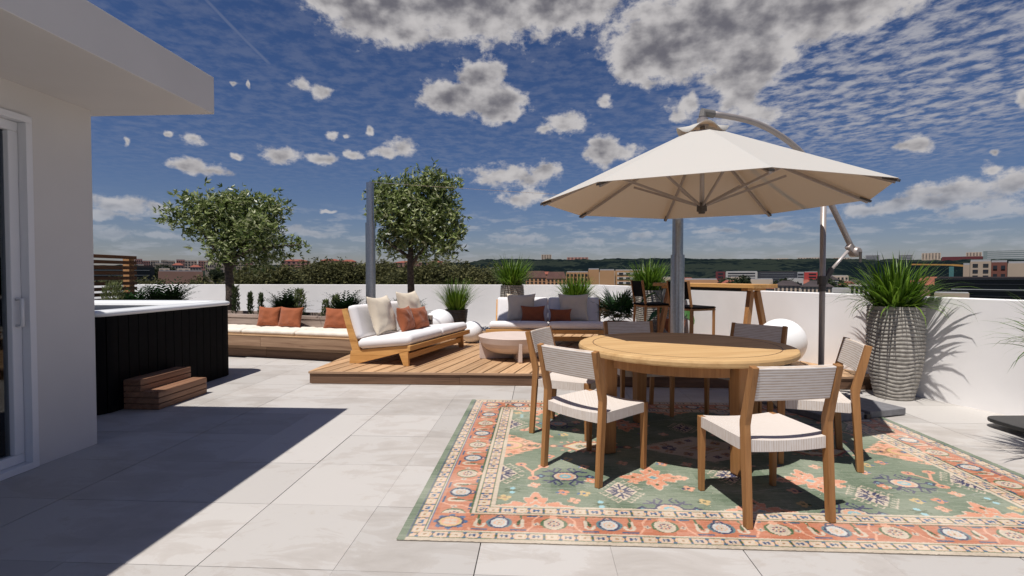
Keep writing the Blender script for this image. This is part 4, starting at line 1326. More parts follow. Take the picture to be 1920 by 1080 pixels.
sl = thing('shade_sail', 'thin triangular shade sail stretched between the steel posts and the wall, seen edge on', 'shade sail')
V = []; n = 18
idx = {}
for i in range(n + 1):
    for j in range(n + 1 - i):
        a, b_ = i / n, j / n; c_ = 1 - a - b_
        p = PA * a + P2 * b_ + P3 * c_
        ctr = (PA + P2 + P3) / 3
        e = 4 * (a * b_ + b_ * c_ + c_ * a)
        p = p.lerp(ctr, .10 * e * max(0, 1 - 27 * a * b_ * c_) ** 2)
        idx[(i, j)] = len(V); V.append(p)
F = []
for i in range(n):
    for j in range(n - i):
        F.append((idx[(i, j)], idx[(i + 1, j)], idx[(i, j + 1)]))
        if j < n - i - 1:
            F.append((idx[(i + 1, j)], idx[(i + 1, j + 1)], idx[(i, j + 1)]))
o = MB().add(V, F).build('cloth', sail_m, sl, fix=False)
o.modifiers.new('cloth', 'SOLIDIFY').thickness = .004
MB().tube([(cx, cy, DZ), (cx, cy, P3.z + .03)], .024, 12).build('pole', M['steel'], sl, smooth=True)
MB().tube([P1, PA], .005, 6).build('cord', M['steel'], sl)

# ================================================================ bar table and bar chairs
BT = R(120)                                                    # long side direction
bt = thing('bar_table', 'high wooden bar table on slanted legs along the right parapet', 'bar table', (2.41, 7.395, DZ), BT)
BZ = 1.14 - DZ
for k in range(3):
    MB().box(-.895, .895, -.23 + k * .155, -.23 + k * .155 + .153, BZ - .05, BZ).build('top_board', M['sofa_wood'], bt, bevel=.004)
for sx in (-1, 1):
    x = sx * .72
    MB().box(x - .05, x + .05, -.17, .17, BZ - .085, BZ - .052).build('cross_bar', M['sofa_wood_y'], bt, bevel=.003)
    for sy in (-1, 1):
        MB().bar((x, sy * .055, BZ - .087), (x + sx * .05, sy * .26, 0.0), .075, .06, up=(1, 0, 0)).build('leg', M['teak'], bt, bevel=.004)
MB().box(-.66, .66, -.03, .03, BZ - .10, BZ - .055).build('stretcher', M['blackmetal'], bt)
def make_stool():
    t = thing('bar_chair', '', 'bar chair')
    H = .70
    for sx in (-1, 1):
        MB().bar((sx * .19, .18, 0), (sx * .19, .18, H), .024, .026).build('leg', M['teak'], t)
        MB().bar((sx * .20, -.21, 0), (sx * .19, -.18, H), .024, .026).build('leg', M['teak'], t)
        MB().bar((sx * .19, -.18, H + .001), (sx * .19, -.235, H + .34), .022, .026).build('back_post', M['teak'], t)
        MB().bar((sx * .19, -.19, .22), (sx * .19, .18, .22), .014, .018).build('side_rail', M['teak'], t)
    MB().bar((-.19, .18, .26), (.19, .18, .26), .016, .018).build('foot_rail', M['teak'], t)
    MB().box(-.2, .2, -.19, .20, H - .035, H - .012).build('seat_rail', M['teak'], t)
    place('seat', cushion_mesh(.42, .41, .03, M['blackclad'], None, r=.012, puff=-.008), t, (0, .0, H - .010))
    MB().bar((0, -.195, H + .11), (0, -.232, H + .33), .36, .012).build('back_panel', M['blackclad'], t, bevel=.004)
    return t
st = make_stool()
for i, (x, y, lab) in enumerate(((1.60, 7.33, 'black woven bar chair at the far end of the bar table'),
                                 (1.96, 6.68, 'black woven bar chair right of the steel post'))):
    c = st if i == 0 else copy_tree(st)
    c.location = (x, y, DZ); c.rotation_euler = (0, 0, R(-78 + 14 * i)); c['label'] = lab; c['group'] = 'bar chairs'
# ================================================================ planting
GRASS = leafmat('grass_blade', [(0, (.030, .070, .006)), (.5, (.082, .17, .012)), (1, (.20, .33, .035))], .35, .42)
OLIVE = leafmat('tree_leaf', [(0, (.05, .08, .02)), (.4, (.15, .20, .055)), (.72, (.32, .38, .14)), (1, (.58, .60, .38))], .36, .32)
DARKLEAF = leafmat('dark_leaf', [(0, (.006, .016, .006)), (1, (.02, .042, .015))], .1, .8, .08)
PALELEAF = leafmat('pale_leaf', [(0, (.10, .13, .045)), (1, (.26, .30, .13))], .3, .6)
CONIFER = leafmat('conifer_leaf', [(0, (.03, .05, .018)), (1, (.10, .13, .05))], .2, .6)
PALM = leafmat('palm_leaf', [(0, (.012, .040, .010)), (1, (.035, .095, .025))], .2, .4)
BIGLEAF = leafmat('broad_leaf', [(0, (.03, .10, .02)), (1, (.06, .17, .035))], .25, .35)

def blades(n, h, spread, droop, w, seed, r0=.12, seg=6, hmin=.5):
    """tuft of arching grass blades as one mesh"""
    g = np.random.default_rng(seed)
    V = []; F = []
    for i in range(n):
        a = g.uniform(0, 2 * math.pi); rr = r0 * math.sqrt(g.uniform(0, 1))
        lean = g.beta(1.3, 2.0) * spread
        L = h * g.uniform(hmin, 1.0)
        dr = droop * g.uniform(.4, 1.3) * (.35 + lean / spread)
        d = np.array([math.cos(a), math.sin(a)]) if g.uniform() < .25 else None
        if d is None:
            a2 = a + g.normal(0, .5); d = np.array([math.cos(a2), math.sin(a2)])
        p = np.array([rr * math.cos(a), rr * math.sin(a), 0.0])
        th = lean; ww = w * g.uniform(.6, 1.2)
        sd = np.array([-d[1], d[0], 0])
        tw = g.uniform(-.6, .6)
        sd = sd * math.cos(tw) + np.array([0, 0, 1]) * math.sin(tw) * .3
        o = len(V)
        for k in range(seg + 1):
            t = k / seg
            wd = ww * (1 - t ** 1.6) * (.55 + .9 * min(1, t * 4)) + .0004
            V.append(p - sd * wd / 2); V.append(p + sd * wd / 2)
            p = p + np.array([d[0] * math.sin(th), d[1] * math.sin(th), math.cos(th)]) * L / seg
            th = th + dr * (.3 + 1.2 * t) / seg * 2
        for k in range(seg):
            F.append((o + 2 * k, o + 2 * k + 1, o + 2 * k + 3, o + 2 * k + 2))
    return np.array(V), np.array(F)
def rib_pot(h, rt, rm, rb, n_ring=25, n=72):
    prof = []
    for i in range(n_ring):
        z0 = h * i / n_ring; z1 = h * (i + 1) / n_ring
        for f, dr in ((.0, -.010), (.14, -.001), (.45, .003), (.8, -.0005), (.97, -.010)):
            z = z0 + (z1 - z0) * f
            t = z / h
            r = (rb * (1 - t) ** 2 + 2 * rm * t * (1 - t) + rt * t * t)
            if i == n_ring - 1 and f > .1:
                dr = .001
            prof.append((r + dr, z))
    prof += [(rt - .004, h), (rt - .03, h), (rt - .035, h - .06)]
    ph = random.uniform(0, 6)
    def fn(t, r, z):
        k = min(1, z / .1) * min(1, max(0, (h - z) / .12))
        wob = .010 * math.sin(3 * t + ph + z * 3) + .006 * math.sin(5 * t - z * 7 + ph)
        return r + .003 * math.sin(2 * t + z * 9), z + wob * k
    return MB().lathe(prof, n, (0, 0, 0), fn)
POT = rib_pot(.94, .240, .280, .168).mesh('pot', M['stonepot'])
POT.polygons.foreach_set('use_smooth', [False] * len(POT.polygons))
SOILD = MB().lathe([(.02, 0), (.206, 0)], 32).mesh('soil', M['soil'])
gv, gf = blades(520, .70, 1.4, 1.0, .020, 5, .17)
GRASSM = np_mesh('grass', gv, gf, GRASS)
gv, gf = blades(460, .68, 1.1, .7, .018, 11, .17)
GRASSM2 = np_mesh('grass', gv, gf, GRASS)
def potted_grass(loc, rz, label, gm, s=1.0, gs=1.0):
    t = thing('potted_grass', label, 'potted plant', loc, rz, 'tall ribbed planters with grass')
    place('pot', POT, t); place('soil', SOILD, t, (0, 0, .90))
    o = place('grass', gm, t, (0, 0, .90)); o.scale = (gs, gs, gs)
    t.scale = (s, s, s)
    return t
potted_grass((3.64, 5.43, .0), .4, 'tall ribbed stone planter with bright green grass by the right parapet', GRASSM, 1.0, .93)
potted_grass((-.545, 10.35, DZ), 1.9, 'ribbed stone planter with grass behind the left end of the camera facing sofa', GRASSM2, .97, 1.12)
potted_grass((2.05, 9.72, DZ - .08), 3.3, 'ribbed stone planter with grass beside the bar table and palm', GRASSM2, .97, 1.12)
pg = potted_grass((3.50, 3.46, 0), 2.2, 'grass planter mostly outside the picture, only blade tips at the right edge', GRASSM, .8, 1.0)
# low pot behind the sofa and black pot behind the globe lamps
t = thing('potted_grass', 'low planter with grass hidden behind the right end of the camera facing sofa', 'potted plant', (.72, 10.1, DZ))
MB().lathe([(.19, 0), (.23, .30), (.245, .60), (.22, .61), (.21, .56)], 40).build('pot', M['blackpot'], t)
place('grass', GRASSM2, t, (0, 0, .56), (0, 0, .8))
t = thing('potted_grass', 'black ribbed pot of tall grass behind the globe lamps', 'potted plant', (-1.60, 9.85, DZ))
MB().lathe([(r + (.004 if i % 2 else 0), z) for i, (r, z) in enumerate([(.17 + .05 * k / 17, .45 * k / 17) for k in range(18)])] + [(.2, .45), (.195, .41)], 40).build('pot', M['blackpot'], t)
gv, gf = blades(480, .78, .85, .55, .010, 23, .15)
place('grass', np_mesh('grass', gv, gf, GRASS), t, (0, 0, .40))

# fan palm in terracotta
t = thing('fan_palm', 'dark fan palm in a terracotta pot right of the camera facing sofa', 'palm', (1.37, 9.05, DZ))
MB().lathe([(.17, 0), (.21, .24), (.235, .25), (.235, .30), (.205, .30), (.2, .25)], 36).build('pot', M['terracotta'], t)
g = np.random.default_rng(3)
for k in range(15):
    a = k * 2.399; tilt = g.uniform(.25, 1.25)
    d = np.array([math.cos(a) * math.sin(tilt), math.sin(a) * math.sin(tilt), math.cos(tilt)])
    L = g.uniform(.26, .44)
    b0 = np.array([0, 0, .27]); tip = b0 + d * L
    fr = thing if False else None
    up = np.array([0, 0, 1.0]); sd = np.cross(d, up); sd /= np.linalg.norm(sd) + 1e-6
    nn = np.cross(sd, d)
    mb = MB()
    mb.tube([b0, (b0 + tip) / 2 - np.array([0, 0, .01]), tip], .005, 5)
    for q in range(20):
        ph = R(-125 + 250 * q / 19)
        dirv = d * math.cos(ph) + sd * math.sin(ph)
        l = .37 * (1 - .25 * abs(ph) / 2.2) * g.uniform(.9, 1.05)
        w_ = .017
        lat = np.cross(dirv, nn)
        p0 = tip; p1 = tip + dirv * l * .5 + nn * .012; p2 = tip + dirv * l - np.array([0, 0, .05]) * g.uniform(.2, 1.2)
        mb.add([p0, p1 - lat * w_, p1 + lat * w_, p2], [(0, 1, 2), (1, 3, 2)])
    mb.build('frond', PALM, t, fix=False)

# broad leaved plant on a wire stand
t = thing('leafy_plant', 'broad leaved plant in a terracotta pot on a wire stand behind the steel post', 'potted plant', (2.28, 8.78, DZ))
for k in range(4):
    a = R(45 + 90 * k)
    MB().tube([(.17 * math.cos(a), .17 * math.sin(a), 0), (.11 * math.cos(a), .11 * math.sin(a), .16), (.165 * math.cos(a), .165 * math.sin(a), .36)], .005, 6).build('stand_leg', M['blackmetal'], t)
MB().lathe([(.05, .14), (.12, .16), (.17, .24), (.19, .36), (.175, .365), (.165, .33)], 32).build('pot', M['terracotta'], t)
g = np.random.default_rng(8)
for k in range(11):
    a = k * 2.2 + .4; rch = g.uniform(.10, .38); hh = g.uniform(.45, .95)
    if k == 0:
        rch, hh = .04, 1.05
    base_ = np.array([0, 0, .33]); tip = np.array([rch * math.cos(a), rch * math.sin(a), hh * .9])
    mb = MB().tube([base_, base_ * .4 + tip * .6 + np.array([0, 0, .03]), tip], .006, 5)
    d = np.array([math.cos(a), math.sin(a), -.35 if k else 1.6]); d /= np.linalg.norm(d)
    sd = np.cross(d, [0, 0, 1.0]); sd /= np.linalg.norm(sd)
    L = g.uniform(.24, .34); W = L * .36
    o = len(mb.v)
    for i in range(9):
        s_ = i / 8
        wd = W * math.sin(math.pi * min(1, s_ ** .7 * .97 + .02)) ** .8 * (1 + .08 * math.sin(9 * s_ + k))
        c_ = tip + d * L * s_ - np.array([0, 0, .10]) * s_ * s_
        for q in (-1, -.5, 0, .5, 1):
            mb.v.append(tuple(c_ + sd * wd * q + np.array([0, 0, .025]) * abs(q)))
    for i in range(8):
        for q in range(4):
            mb.f.append((o + i * 5 + q, o + i * 5 + q + 1, o + (i + 1) * 5 + q + 1, o + (i + 1) * 5 + q))
    mb.build('leaf', BIGLEAF, t, smooth=True, fix=False)

# ---------------------------------------------------------------- leaf clouds
def leaf_cluster(n_leaf, size, g):
    """a few pointed leaves fanning out from one twig end"""
    V = []; F = []
    d0 = g.normal(0, 1, 3); d0[2] = abs(d0[2]) * .3 - .15; d0 /= np.linalg.norm(d0)
    for k in range(n_leaf):
        d = d0 + g.normal(0, .65, 3); d /= np.linalg.norm(d)
        nn = g.normal(0, 1, 3); sd = np.cross(d, nn); sd /= np.linalg.norm(sd)
        L = size * g.uniform(.7, 1.15); W = L * .15
        m_ = d * L * .45 + np.cross(d, sd) * L * .06
        o = len(V)
        V += [np.zeros(3), m_ - sd * W, d * L, m_ + sd * W]
        F += [(o, o + 1, o + 2, o + 3)]
    return np.array(V), np.array(F)
def leaf_cloud(blobs, count, size, seed, n_leaf=5, shell=.55):
    g = np.random.default_rng(seed)
    protos = [leaf_cluster(n_leaf, size, g) for _ in range(14)]
    wts = np.array([b[3] ** 2.3 * (b[4] if len(b) > 4 else 1) for b in blobs]); wts /= wts.sum()
    VV = []; FF = []; o = 0
    for i in range(count):
        b = blobs[g.choice(len(blobs), p=wts)]
        d = g.normal(0, 1, 3); d /= np.linalg.norm(d)
        r = b[3] * (shell + (1 - shell) * g.uniform() ** .6) * (g.uniform(.5, 1.14) if g.uniform() < .9 else g.uniform(1.1, 1.38))
        c = np.array(b[:3]) + d * r
        v, f = protos[g.integers(len(protos))]
        a = g.uniform(0, 6.28); ca, sa = math.cos(a), math.sin(a)
        s_ = g.uniform(.75, 1.25)
        vr = np.stack([v[:, 0] * ca - v[:, 1] * sa, v[:, 0] * sa + v[:, 1] * ca, v[:, 2]], 1) * s_
        VV.append(vr + c); FF.append(f + o); o += len(v)
    return np.concatenate(VV), np.concatenate(FF)
def terrace_tree(loc, label, trunk, limbs, blobs, count, seed):
    t = thing('tree', label, 'tree', loc)
    MB().tube(*trunk, 12).build('trunk', M['bark'], t, smooth=True)
    br = MB()
    for pts_, r_ in limbs:
        br.tube(pts_, r_, 7)
    br.build('limbs', M['bark'], t, smooth=True)
    v, f = leaf_cloud(blobs, int(count * .85), .125, seed, 5, .40)
    place('crown', np_mesh('crown', v, f, OLIVE), t)
    return t
def px_blob(px, py, r, px0, dep, sp=1.0, y=0.0):
    """crown lobe from its offset to the trunk"""
    return ((px - px0) * dep / 960, y, 1.25 + (517 - py) * dep / 960, r * dep / 960, sp)
g = random.Random(5)
B1 = [px_blob(x, y, r, 430, 10.8, sp, g.uniform(-.35, .35)) for x, y, r, sp in
      ((360, 402, 44, .9), (395, 390, 42, 1), (440, 397, 50, 1.2), (490, 397, 44, 1), (400, 432, 48, 1), (455, 440, 56, 1.1), (500, 432, 38, .9), (425, 470, 42, .9), (470, 478, 42, .8), (515, 460, 38, .42), (552, 462, 24, .4), (335, 410, 26, .6), (350, 372, 18, .6))]
terrace_tree((-6.525, 10.47, .0), 'small olive like tree with a one sided crown, left of the two trees',
             ([(0, 0, .1), (.02, 0, .9), (-.02, .01, 1.4), (.04, 0, 1.75)], [.10, .088, .075, .06]),
             [([(.0, 0, 1.35), (.15, .05, 1.70), (.43, .1, 2.1)], [.06, .042, .018]), ([(.0, 0, 1.4), (-.3, -.05, 1.85), (-.75, .05, 2.4)], [.055, .036, .015]), ([(.03, 0, 1.7), (.0, .1, 2.2), (-.1, .05, 2.8)], [.055, .036, .015]),
              ([(.03, 0, 1.6), (.5, -.1, 1.78), (1.2, .05, 1.88), (1.6, .05, 1.9)], [.042, .026, .015, .008]), ([(.03, 0, 1.7), (.5, .15, 2.3), (.75, .1, 2.75)], [.042, .026, .015])],
             B1, 3300, 4)
B2 = [px_blob(x, y, r, 770, 10.6, sp, g.uniform(-.3, .3)) for x, y, r, sp in
      ((735, 372, 40, 1), (782, 362, 44, 1.1), (828, 372, 40, 1), (745, 408, 44, 1), (795, 412, 52, 1.1), (842, 420, 38, .9), (703, 352, 22, .6), (775, 452, 48, .8), (832, 458, 40, .75), (725, 450, 36, .6), (862, 440, 22, .6), (700, 405, 24, .4), (815, 340, 26, .8), (855, 350, 18, .6))]
terrace_tree((-2.656, 10.474, .0), 'small olive like tree with a round crown, right of the two trees',
             ([(0, 0, .1), (.01, 0, .9), (-.01, .01, 1.5), (.02, 0, 2.1)], [.088, .075, .064, .045]),
             [([(.0, 0, 1.45), (.2, .0, 1.72), (.55, .1, 2.1)], [.05, .036, .015]), ([(.0, 0, 1.6), (-.28, -.05, 1.82), (-.7, .05, 2.1)], [.045, .032, .015]), ([(.02, 0, 2.0), (.05, .1, 2.6), (.0, .05, 3.1)], [.045, .028, .013]),
              ([(.02, 0, 2.0), (.38, -.1, 2.45), (.7, .05, 2.85)], [.038, .026, .013]), ([(.02, 0, 2.0), (-.38, .1, 2.45), (-.58, .1, 2.85)], [.038, .026, .013])],
             B2, 3100, 9)
bed = thing('planting_bed', 'narrow raised planting bed under the two trees along the back parapet', 'planter')
for k in range(4):
    MB().box(-9.0 + k * 1.65 + .002, -9.0 + (k + 1) * 1.65 - .002, 10.22, 10.25, .003, .34).build('front_board', M['planterwood'], bed)
MB().box(-9.0, -2.4, 10.252, 10.95, .003, .30).build('soil', M['soil'], bed)

# shrubs in the bench planter and behind the tub
def fern_shrub(p, s, label, seed, m=DARKLEAF):
    t = thing('shrub', label, 'shrub', p)
    g = np.random.default_rng(seed); V = []; F = []
    for k in range(90):
        a = g.uniform(0, 6.28); tilt = g.uniform(.05, .95); L = s * g.uniform(.55, 1.0)
        p_ = np.zeros(3); th = tilt
        d = np.array([math.cos(a), math.sin(a)]); sd = np.array([-d[1], d[0], 0])
        for q in range(9):
            p_ = p_ + np.array([d[0] * math.sin(th), d[1] * math.sin(th), math.cos(th)]) * L / 9
            th += .10
            if q < 2:
                continue
            fw_ = np.array([d[0] * math.sin(th), d[1] * math.sin(th), math.cos(th)])
            for sg in (-1, 1):
                l = s * .26 * (1 - q / 13)
                e = p_ + (sd * sg * .8 + fw_ * .7) * l
                nrm_ = fw_ * l * .20
                o = len(V); mid_ = (p_ + e) / 2
                V += [p_, mid_ - nrm_, e, mid_ + nrm_]; F += [(o, o + 1, o + 2, o + 3)]
    place('foliage', np_mesh('foliage', np.array(V), np.array(F), m), t)
    MB().tube([(0, 0, -.03), (0, 0, s * .3)], .012, 6).build('stem', M['bark'], t)
def upright_shrub(p, h, r, label, seed, m):
    t = thing('shrub', label, 'shrub', p)
    g = np.random.default_rng(seed); V = []; F = []
    for k in range(int(260 * (1 + r * 6))):
        z = h * g.uniform(.02, 1) ** .85; rr = r * (1 - .55 * (z / h) ** 2) * math.sqrt(g.uniform()); a = g.uniform(0, 6.28)
        c = np.array([rr * math.cos(a), rr * math.sin(a), z])
        d = np.array([math.cos(a) * .45, math.sin(a) * .45, 1]) + g.normal(0, .25, 3); d /= np.linalg.norm(d)
        sd = np.cross(d, g.normal(0, 1, 3)); sd /= np.linalg.norm(sd)
        L = h * .16 * g.uniform(.7, 1.2); W = .009
        o = len(V); V += [c, c + d * L * .5 - sd * W, c + d * L, c + d * L * .5 + sd * W]; F += [(o, o + 1, o + 2, o + 3)]
    place('foliage', np_mesh('foliage', np.array(V), np.array(F), m), t)
    MB().tube([(0, 0, -.03), (0, 0, h * .8)], .008, 6).build('stem', M['bark'], t)
def bp(x, y):
    return on_bench(x, y, .53)
fern_shrub(bp(-2.02, 1.02), .62, 'dark feathery shrub in the bench planter behind the paired pillows', 1)
fern_shrub(bp(-.86, 1.05), .58, 'dark feathery shrub in the bench planter behind the single pillow', 2)
fern_shrub(bp(.32, 1.0), .50, 'dark feathery shrub at the foot of the round crowned tree', 3)
fern_shrub(bp(.0, 1.15), .40, 'small dark shrub between the tall steel post and the round crowned tree', 12)
upright_shrub(bp(-1.72, 1.0), .46, .10, 'pale upright shrub right of the dark shrub behind the paired pillows', 4, PALELEAF)
upright_shrub(bp(-1.22, 1.02), .30, .07, 'shorter pale upright shrub in the middle of the bench planter', 5, PALELEAF)
upright_shrub(bp(-1.05, 1.05), .38, .075, 'taller pale upright shrub in the middle of the bench planter', 6, PALELEAF)
upright_shrub(bp(-2.50, .98), .38, .04, 'thin dark conifer in the planter, second from the hot tub', 7, CONIFER)
upright_shrub(bp(-2.76, 1.02), .40, .04, 'thin dark conifer in the planter, nearest the hot tub corner', 8, CONIFER)
upright_shrub(bp(-3.26, 1.2), .50, .05, 'thin dark conifer directly left of the one sided tree trunk', 9, CONIFER)
upright_shrub(bp(-.30, 1.0), .32, .07, 'small pale shrub at the foot of the tall steel post', 10, PALELEAF)
fern_shrub(Vector((-6.55, 8.65, .55)), .80, 'dark feathery shrub in front of the slatted screen post', 13)
fern_shrub(Vector((-7.0, 8.5, .55)), .62, 'mid green shrub at the foot of the slatted screen', 14, PALM)
upright_shrub(Vector((-6.95, 8.0, .55)), .55, .18, 'pale green bushy shrub at the left end of the slatted screen', 15, PALELEAF)
pb = thing('planter_box', 'low timber planter box behind the hot tub', 'planter', (-7.0, 8.5, 0))
for xa, xb, ya, yb in ((-.33, .62, -.9, -.87), (-.33, .62, .87, .9), (-.33, -.30, -.869, .869), (.59, .62, -.869, .869)):
    MB().box(xa, xb, ya, yb, .003, .56).build('side_board', M['planterwood'], pb)
MB().box(-.299, .589, -.868, .868, .01, .53).build('soil', M['soil'], pb)

# black lounger reaching in from the right
lg = thing('lounger', 'black rounded lounger foot end with thin steel rail at the right edge', 'lounger', (4.02, 3.50, 0), R(4))
MB().prism(rrect(-.26, .26, -1.0, 1.0, .13, 6), .045, .075).build('shell', M['blackmetal'], lg, bevel=.008)
MB().tube([(-.10, .62, .088), (.26, .62, .088)], .010, 8).build('rail', M['steel'], lg, smooth=True)
for y in (-.7, .62):
    MB().box(-.18, .18, y - .02, y + .02, .001, .044).build('foot', M['blackmetal'], lg)

# ================================================================ the town beyond
FOREST, nt, b = new_mat('forest')
gN = node(nt, 'ShaderNodeNewGeometry')
n1 = node(nt, 'ShaderNodeTexNoise', {'Vector': gN.outputs['Position'], 'Scale': .03, 'Detail': 8.0, 'Roughness': .7})
n2 = node(nt, 'ShaderNodeTexNoise', {'Vector': gN.outputs['Position'], 'Scale': .004, 'Detail': 4.0})
ad = node(nt, 'ShaderNodeMath', {0: n1.outputs[0], 1: n2.outputs[0]}, operation='ADD')
nt.links.new(ramp(nt, ad.outputs[0], [(.75, (.004, .0075, .0095)), (1.05, (.0075, .013, .0145)), (1.3, (.020, .027, .022))]), b.inputs['Base Color'])  # dark foliage, with the blue of distant haze put into the colour
b.inputs['Roughness'].default_value = 1.0
b.inputs['Specular IOR Level'].default_value = 0
FIELD, nt, b = new_mat('town_ground')
gN = node(nt, 'ShaderNodeNewGeometry')
n1 = node(nt, 'ShaderNodeTexNoise', {'Vector': gN.outputs['Position'], 'Scale': .02, 'Detail': 8.0, 'Roughness': .7})
nt.links.new(ramp(nt, n1.outputs[0], [(.35, (.02, .035, .02)), (.55, (.04, .055, .03)), (.75, (.12, .11, .09))]), b.inputs['Base Color'])
b.inputs['Roughness'].default_value = 1.0
struct(MB().box(-6000, 6000, -6000, 6000, -31, -30).build('town_ground', FIELD))
RIDGE = [(-90, .0150), (-48, .0156), (-42.5, .0167), (-32.4, .0187), (-25.6, .0177), (-18.2, .0187), (-7.8, .0240), (-6.3, .0286), (-3.0, .0312), (-.1, .0292), (5.2, .0297), (9.9, .0307), (14.3, .0323), (19.0, .0302), (23.5, .0297), (26.3, .0302), (29.0, .0312), (31.5, .0302), (34.6, .0292), (38.2, .0323), (42, .0354), (60, .035), (90, .03)]
azs = np.linspace(-80, 80, 700)
slope = np.interp(azs, [r[0] for r in RIDGE], [r[1] for r in RIDGE]) * np.cos(np.radians(azs + 3.03))
ds = np.concatenate([np.linspace(480, 1480, 70), np.linspace(1500, 2100, 24)])
V = np.zeros((len(ds), len(azs), 3))
for i, d in enumerate(ds):
    t = min(1, max(0, (d - 480) / 1020)); sm = t * t * (3 - 2 * t)
    for j, a in enumerate(azs):
        x, y = d * math.sin(R(a)), d * math.cos(R(a))
        top = 1.25 + slope[j] * 1500
        left = max(0, min(1, (-6 - a) / 4))           # the left hill rises sooner
        t2 = min(1, max(0, (d - 300) / 560)); sm2 = t2 * t2 * (3 - 2 * t2)
        z = -30 + (top + 30) * (sm * (1 - left) + sm2 * left * (.62 + .38 * sm))
        z += (mnoise.noise((x / 60, y / 60, 0)) * 5 + mnoise.noise((x / 17, y / 17, 3)) * 3.0 + mnoise.noise((x / 8, y / 8, 5)) * 1.5) * min(1, t * 4) - (4 if d > 1600 else 0)
        V[i, j] = (x, y, z)
na = len(azs)
ii = np.arange(len(ds) * na).reshape(len(ds), na)
F = np.stack([ii[:-1, :-1], ii[:-1, 1:], ii[1:, 1:], ii[1:, :-1]], -1).reshape(-1, 4)
hl = struct(place('hills', np_mesh('hills', V.reshape(-1, 3), F, FOREST)))

BCOL = {'darkglass': (.012, .016, .02), 'brick': (.36, .20, .15), 'cream': (.50, .40, .31), 'concrete': (.33, .33, .34), 'orange': (.46, .245, .13), 'tan': (.42, .24, .12),
        'tanband': (.42, .24, .12), 'maroon': (.12, .025, .03), 'white': (.42, .40, .38), 'charcoal': (.035, .038, .05), 'greyclad': (.26, .26, .28), 'red': (.42, .05, .045),
        'colonnade': (.02, .02, .022), 'beige': (.38, .30, .23), 'redrecess': (.16, .06, .045), 'rose': (.44, .23, .185), 'glassgreen': (.20, .24, .24)}
BM = {k: plain('facade_' + k, v, .8 if k != 'darkglass' else .25, .08, .15, 0) for k, v in BCOL.items()}
BM['roof_dark'] = plain('roof_dark', (.045, .035, .036), .9, .2, .3, 0)
BM['roof_red'] = plain('roof_red', (.24, .075, .05), .9, .2, .3, 0)
BM['roof_brown'] = plain('roof_brown', (.10, .05, .042), .9, .2, .3, 0)
BM['win'] = plain('far_window', (.022, .024, .03), .3, .2, .5, 0)
BM['winlight'] = plain('far_blind', (.38, .40, .40), .6, .2, .5, 0)
BM['column'] = plain('far_column', (.45, .42, .39), .8, .1, .5, 0)
UNIT = {k: MB().box(-.5, .5, -.5, .5, -.5, .5).mesh('window', BM[k]) for k in ('win', 'winlight', 'column')}
